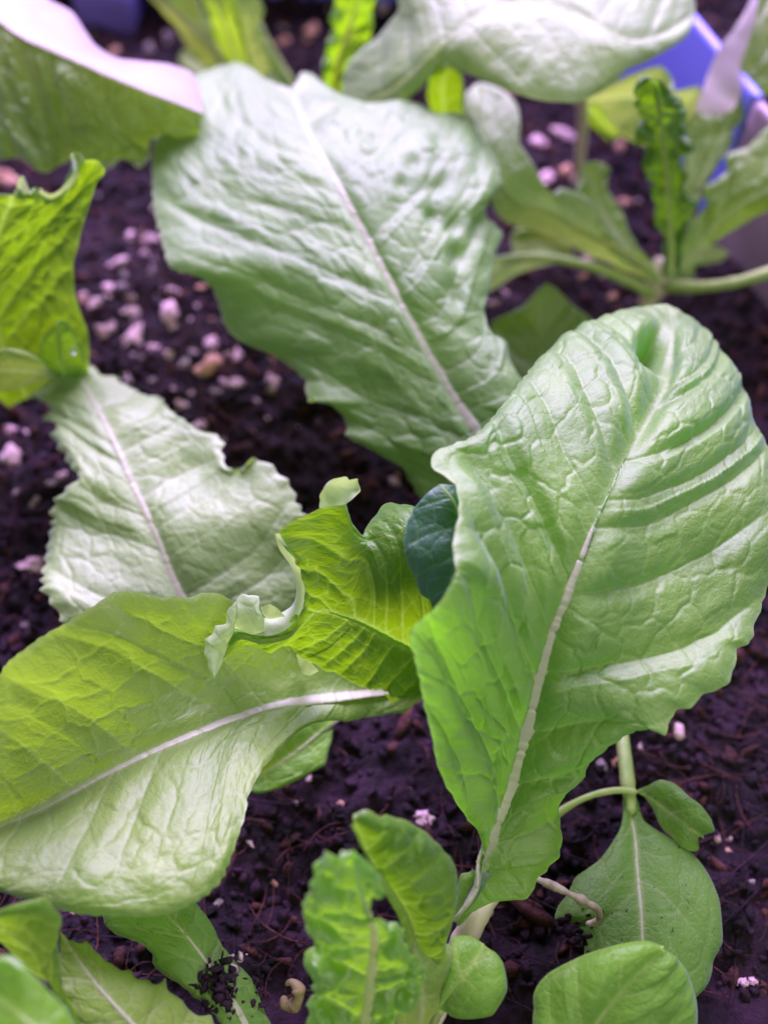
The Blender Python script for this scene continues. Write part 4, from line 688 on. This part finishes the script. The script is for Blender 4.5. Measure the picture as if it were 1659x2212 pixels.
leaf(P10, name='leaf', label='narrow crinkled upright leaf', mat=DEEP, mid=[(725, 230, 1.6, 0), (727, 154, 2.8), (752, 70, 4), (773, 0, 5), (785, -60, 5.6, 1)],
  left=[(695, 230, 1.6, 0), (698, 160, 2.7), (699, 115, 3.2), (712, 98), (714, 70, 3.8), (720, 40), (716, 15, 4.4), (730, -20, 5), (785, -60, 5.6, 1)], right=[(760, 230, 1.6, 0), (752, 165, 2.8), (760, 130), (785, 95, 3.8), (796, 80), (808, 45, 4.3), (804, 20), (812, 0, 5), (820, -40), (785, -60, 5.6, 1)],
  vs=5, bulge=.9, tamp=.5, crin=.8, crs=4, rib=1.2, nu=130, nv=50, ruf=.8, rufl=8, ribm=STALK)
leaf(P10, name='leaf', label='huge pale leaf arching right with a lavender sheen on its lower half', mat=PALE,
  mid=[(770, 240, 4.2, 0), (859, 185, 5.2, .14), (929, 120, 6.0), (1004, 55, 6.5, .38), (1079, 12, 6.7), (1154, 2, 6.7, .56), (1229, 20, 6.6), (1269, 37), (1304, 60, 6.5), (1360, 85, 6.3, .8), (1430, 75, 6.1), (1500, 30, 5.8, 1)],
  left=[(735, 200, 4.1, 0), (752, 130, 4.6, .12), (780, 101, 5.0), (815, 73, 5.3, .22), (839, 45), (856, 25, 5.8), (853, -20, 6.2, .34), (950, -140, 6.9, .5), (1150, -180, 7.1, .68), (1350, -120, 6.7, .84), (1460, -50, 6.2), (1504, 0, 5.9), (1500, 30, 5.8, 1)],
  right=[(800, 260, 4.0, 0), (850, 240, 4.6, .1), (905, 195, 5.2), (954, 138, 5.8, .3), (975, 145), (999, 155, 5.8, .38), (1044, 170, 5.9), (1104, 196, 5.9, .5), (1154, 210), (1204, 216, 5.8, .62), (1240, 217), (1279, 206, 5.8, .7), (1329, 176), (1359, 150, 5.9, .79), (1394, 134), (1444, 105, 5.9, .88), (1484, 75), (1502, 40, 5.8, .97), (1500, 30, 5.8, 1)],
  vs=12, va=.55, bulge=.25, tamp=.06, ter=7, crin=.3, rib=.7, nu=280, nv=90, ribm=STALK, br=1.2)
leaf(P10, name='leaf', label='small bright yellow-green leaf tucked behind the central leaf', mat=YOUNG, mid=[(960, 260, 3.2, 0), (955, 200, 4), (962, 142, 4.8, 1)], left=[(930, 250, 3.2, 0), (920, 205, 3.8), (930, 158, 4.5), (948, 140), (962, 142, 4.8, 1)], right=[(1000, 260, 3.2, 0), (1001, 205, 3.9), (997, 160, 4.5), (962, 142, 4.8, 1)], rib=0, nu=50, nv=24, bulge=.2, tamp=.1)
tube(P10, [(1250, 410, .0), (1253, 340, 1.1), (1258, 270, 2.3), (1256, 205, 3.6), (1250, 130, 5.2), (1245, 60, 6.3)], [1.5, 1.45, 1.5, 1.5, 1.3, 1.0], CREAM, 'petiole')

# ---- far right lettuce
P11 = thing('lettuce_plant', 'blurred upper-right lettuce with a dark crinkled heart leaf and stalks spreading from one stem', 'lettuce', base(1425, 665))
tube(P11, [(1390, 670, -.2), (1405, 640, .3), (1430, 600, .9), (1445, 560, 1.3)], [2.2, 2.6, 3.8, 3.4], CREAM, 'stem')
leaf(P11, name='leaf', label='long pale lavender leaf lying to the left', mat=PALE,
  mid=[(1425, 600, 1.1, 0), (1395, 578, 1.6), (1300, 525, 2.4, .3), (1200, 468, 3.0), (1092, 412, 3.4, .7), (1045, 320, 3.7), (1006, 200, 3.8, 1)],
  left=[(1425, 615, 1.0, 0), (1362, 592, 1.3), (1260, 545, 1.8, .35), (1180, 510, 2.1), (1120, 492, 2.3, .56), (1080, 475), (1060, 440, 2.7, .7), (1050, 330, 3.2), (1000, 240, 3.6, .95), (1006, 200, 3.8, 1)],
  right=[(1425, 590, 1.2, 0), (1362, 568, 1.7), (1311, 529, 2.3, .22), (1287, 469, 2.9), (1266, 424, 3.2, .4), (1236, 409), (1212, 403), (1197, 418, 3.4, .47), (1170, 400, 3.5), (1158, 364), (1140, 334, 3.8, .65), (1119, 304), (1122, 259, 4.0, .8), (1116, 223), (1092, 196, 4.1), (1062, 181, 4.1, .93), (1032, 175), (1006, 200, 3.8, 1)],
  vs=10, va=.8, bulge=.4, tamp=.15, rib=1.3, nu=220, nv=70, r1=.75, ribm=STALK)
leaf(P11, name='leaf', label='green lobed leaf in front of the stem', mat=MAIN,
  mid=[(1420, 590, 1.2, 0), (1350, 520, 1.6), (1290, 430, 2.2), (1275, 350, 2.8, 1)],
  left=[(1400, 600, 1.2, 0), (1332, 548, 1.5), (1287, 484, 1.9), (1243, 411, 2.4, .7), (1262, 380), (1264, 352, 2.8), (1275, 350, 2.8, 1)],
  right=[(1430, 580, 1.2, 0), (1372, 528, 1.6, .25), (1346, 463, 1.9), (1332, 439), (1314, 409, 2.2, .7), (1305, 388), (1320, 366, 2.5), (1292, 348), (1275, 350, 2.8, 1)], vs=7, bulge=.6, tamp=.3, crin=.6, rib=.4, nu=110, nv=44, ruf=.5, rufl=9)
tube(P11, [(1410, 640, .6), (1390, 625, .9), (1332, 597, 1.3), (1272, 575, 1.5), (1182, 558, 1.6), (1122, 556, 1.6), (1076, 560, 1.5)], [1.6, 1.4, 1.2, 1.1, 1.1, 1.0, .8], STALK)
leaf(P11, name='leaf', label='dull small leaf at the end of the thin left stalk', mat=BACK, mid=[(1210, 562, 1.6, 0), (1150, 568, 1.5), (1076, 580, 1.4), (1020, 600, 1.2, 1)], left=[(1210, 570, 1.5, 0), (1150, 582, 1.2), (1110, 598, 1.1), (1075, 622, .9), (1020, 640, .9), (1020, 600, 1.2, 1)], right=[(1210, 556, 1.7, 0), (1150, 553, 1.7), (1076, 556, 1.7), (1020, 570, 1.6), (1020, 600, 1.2, 1)], rib=0, nu=70, nv=26, bulge=.2, tamp=.05)
leaf(P11, name='leaf', label='olive leaf lying on the soil below the long leaf', mat=OLIVE, mid=[(1240, 545, .9, 0), (1180, 522, .9), (1105, 530, .8, 1)], left=[(1235, 560, .8, 0), (1182, 560, .7), (1107, 556, .6), (1105, 530, .8, 1)], right=[(1230, 535, 1.0, 0), (1175, 500, 1.1), (1137, 490, 1.1), (1108, 498, 1.0), (1105, 530, .8, 1)], rib=.3, nu=60, nv=26, bulge=.2, tamp=.1)
leaf(P11, name='leaf', label='dark crinkled heart leaf standing upright', mat=HEART,
  mid=[(1450, 600, 1.3, 0), (1450, 520, 2.0), (1442, 400, 3.6), (1432, 290, 5.0), (1410, 168, 6.6, 1)],
  left=[(1436, 600, 1.3, 0), (1425, 500, 2.1, .18), (1409, 439, 2.9), (1406, 381, 3.6), (1392, 324, 4.3, .55), (1398, 294), (1374, 277, 4.9), (1386, 250), (1374, 223, 5.5, .78), (1387, 199), (1375, 175, 6.2), (1389, 163), (1410, 168, 6.6, 1)],
  right=[(1470, 600, 1.3, 0), (1475, 520, 2.0), (1500, 440, 2.6, .28), (1475, 415), (1470, 364, 3.7), (1480, 327), (1490, 304, 4.4, .55), (1480, 287), (1470, 267), (1487, 238, 5.1, .72), (1472, 222), (1450, 219), (1446, 197, 5.9), (1433, 185), (1413, 170), (1410, 168, 6.6, 1)],
  vs=5, va=.4, bulge=1.3, tamp=.9, crin=1.4, crs=4, rib=.9, nu=220, nv=70, ruf=1.0, rufl=8, bl=-1., br=-1., ribm=STALK)
hb = leaf(P11, name='leaf', label='broad leaf standing behind the heart, its left half shining pink-white', mat=MAIN,
  mid=[(1480, 600, 1.2, 0), (1500, 430, 2.3), (1560, 290, 3.3), (1600, 190, 4.0), (1618, 90, 4.7), (1640, -40, 5.5, 1)],
  left=[(1465, 600, 1.3, 0), (1474, 405, 2.4), (1478, 300, 3.0), (1500, 240, 3.4, .42), (1540, 248, 3.35), (1570, 232, 3.6, .52), (1585, 190, 3.9), (1582, 145, 4.2, .68), (1598, 90, 4.6), (1622, 20, 5.1), (1640, -40, 5.5, 1)],
  right=[(1500, 600, 1.2, 0), (1510, 430, 2.2), (1531, 381, 2.6), (1565, 337, 3.0), (1583, 300, 3.2, .4), (1583, 278), (1617, 236, 3.6), (1659, 205, 3.8, .58), (1720, 120, 4.4), (1740, 0, 5.0), (1700, -60, 5.3), (1640, -40, 5.5, 1)],
  vs=9, va=.5, bulge=.5, tamp=.2, crin=.4, rib=.8, nu=200, nv=70, ribm=STALK)
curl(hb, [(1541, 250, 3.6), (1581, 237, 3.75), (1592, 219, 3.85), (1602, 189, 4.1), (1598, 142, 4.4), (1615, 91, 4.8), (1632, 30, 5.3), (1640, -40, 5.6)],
     [(1500, 240, 3.65), (1514, 202, 3.9), (1531, 152, 4.2), (1554, 101, 4.6), (1581, 67, 4.85), (1612, 17, 5.2), (1625, -10, 5.35), (1638, -45, 5.55)], LITFOLD, name='folded_half', nu=80, nv=30)
leaf(P11, name='leaf', label='leaf spreading to the right edge with a pale back rib', mat=MAIN,
  mid=[(1460, 590, 1.4, 0), (1520, 520, 2.0), (1581, 455, 2.7), (1659, 412, 3.3), (1760, 360, 3.6, 1)],
  left=[(1455, 570, 1.5, 0), (1480, 500, 2.0), (1524, 425, 2.7), (1514, 408), (1548, 388, 3.1), (1578, 358), (1568, 337, 3.4, .5), (1615, 314, 3.7), (1632, 294), (1659, 270, 4.1, .7), (1740, 260, 4.3), (1760, 360, 3.6, 1)],
  right=[(1470, 600, 1.3, 0), (1482, 555, 1.5), (1531, 533, 1.8), (1581, 498, 2.2, .45), (1620, 478), (1659, 460, 2.6), (1760, 420, 3.0), (1760, 360, 3.6, 1)], vs=8, bulge=.5, tamp=.2, rib=.8, nu=130, nv=50, ruf=.4, ribm=STALK)
tube(P11, [(1440, 618, 1.0), (1500, 620, 1.4), (1560, 615, 1.7), (1659, 590, 2.2), (1760, 550, 2.6)], [2.0, 1.4, 1.3, 1.6, 1.6], STALK, 'petiole')
leaf(P11, name='leaf', label='small round leaf at the stem foot', mat=PALE, mid=[(1480, 560, 1.2, 0), (1530, 552, 1.2), (1574, 548, 1.1, 1)], left=[(1480, 545, 1.3, 0), (1525, 535, 1.4), (1560, 538, 1.3), (1574, 548, 1.1, 1)], right=[(1480, 575, 1.1, 0), (1530, 572, 1.0), (1565, 562, 1.0), (1574, 548, 1.1, 1)], rib=0, nu=40, nv=20, bulge=.1, tamp=.05)
leaf(P11, name='leaf', label='wide leaf lying across behind the heart, olive above and lavender below', mat=PALE,
  mid=[(1440, 330, 2.4, 0), (1420, 240, 3.2), (1380, 214, 3.4), (1290, 218, 3.3), (1240, 225, 3.1, 1)],
  left=[(1440, 350, 2.3, 0), (1389, 314, 2.5), (1345, 297, 2.5), (1311, 263, 2.7), (1288, 225, 3.1), (1240, 225, 3.1, 1)],
  right=[(1470, 300, 2.6, 0), (1510, 236, 3.3), (1514, 192, 3.9), (1452, 198), (1448, 172, 4.2), (1433, 150, 4.4, .5), (1379, 158, 4.2), (1305, 194, 3.7), (1240, 225, 3.1, 1)], vs=9, bulge=.2, tamp=.08, rib=0, nu=120, nv=40)
leaf(P11, name='leaf', label='green leaf sliver under the wide leaf', mat=YOUNG, mid=[(1330, 300, 2.0, 0), (1295, 262, 2.4), (1262, 222, 2.8, 1)], left=[(1320, 305, 2.0, 0), (1275, 272, 2.2), (1255, 240, 2.5), (1262, 222, 2.8, 1)], right=[(1340, 290, 2.2, 0), (1312, 262, 2.6), (1290, 225, 3.0), (1262, 222, 2.8, 1)], rib=0, nu=40, nv=20, bulge=.1, tamp=.1)
leaf(P11, name='leaf', label='low leaf on the soil between the central leaf and the big right leaf', mat=MAIN,
  mid=[(1240, 830, .4, 0), (1170, 770, 1.0), (1168, 690, 1.6), (1180, 611, 2.2, 1)],
  left=[(1180, 860, .4, 0), (1110, 800, .9), (1070, 730, 1.2), (1059, 702, 1.3, .5), (1090, 682, 1.6), (1129, 662, 1.8), (1160, 628), (1180, 611, 2.2, 1)],
  right=[(1320, 820, .4, 0), (1310, 720, .8), (1274, 684, 1.2, .45), (1245, 663), (1227, 646, 1.7), (1200, 620, 2.0), (1180, 611, 2.2, 1)],
  vs=8, bulge=.3, tamp=.12, rib=0, nu=110, nv=50, bl=-.5)
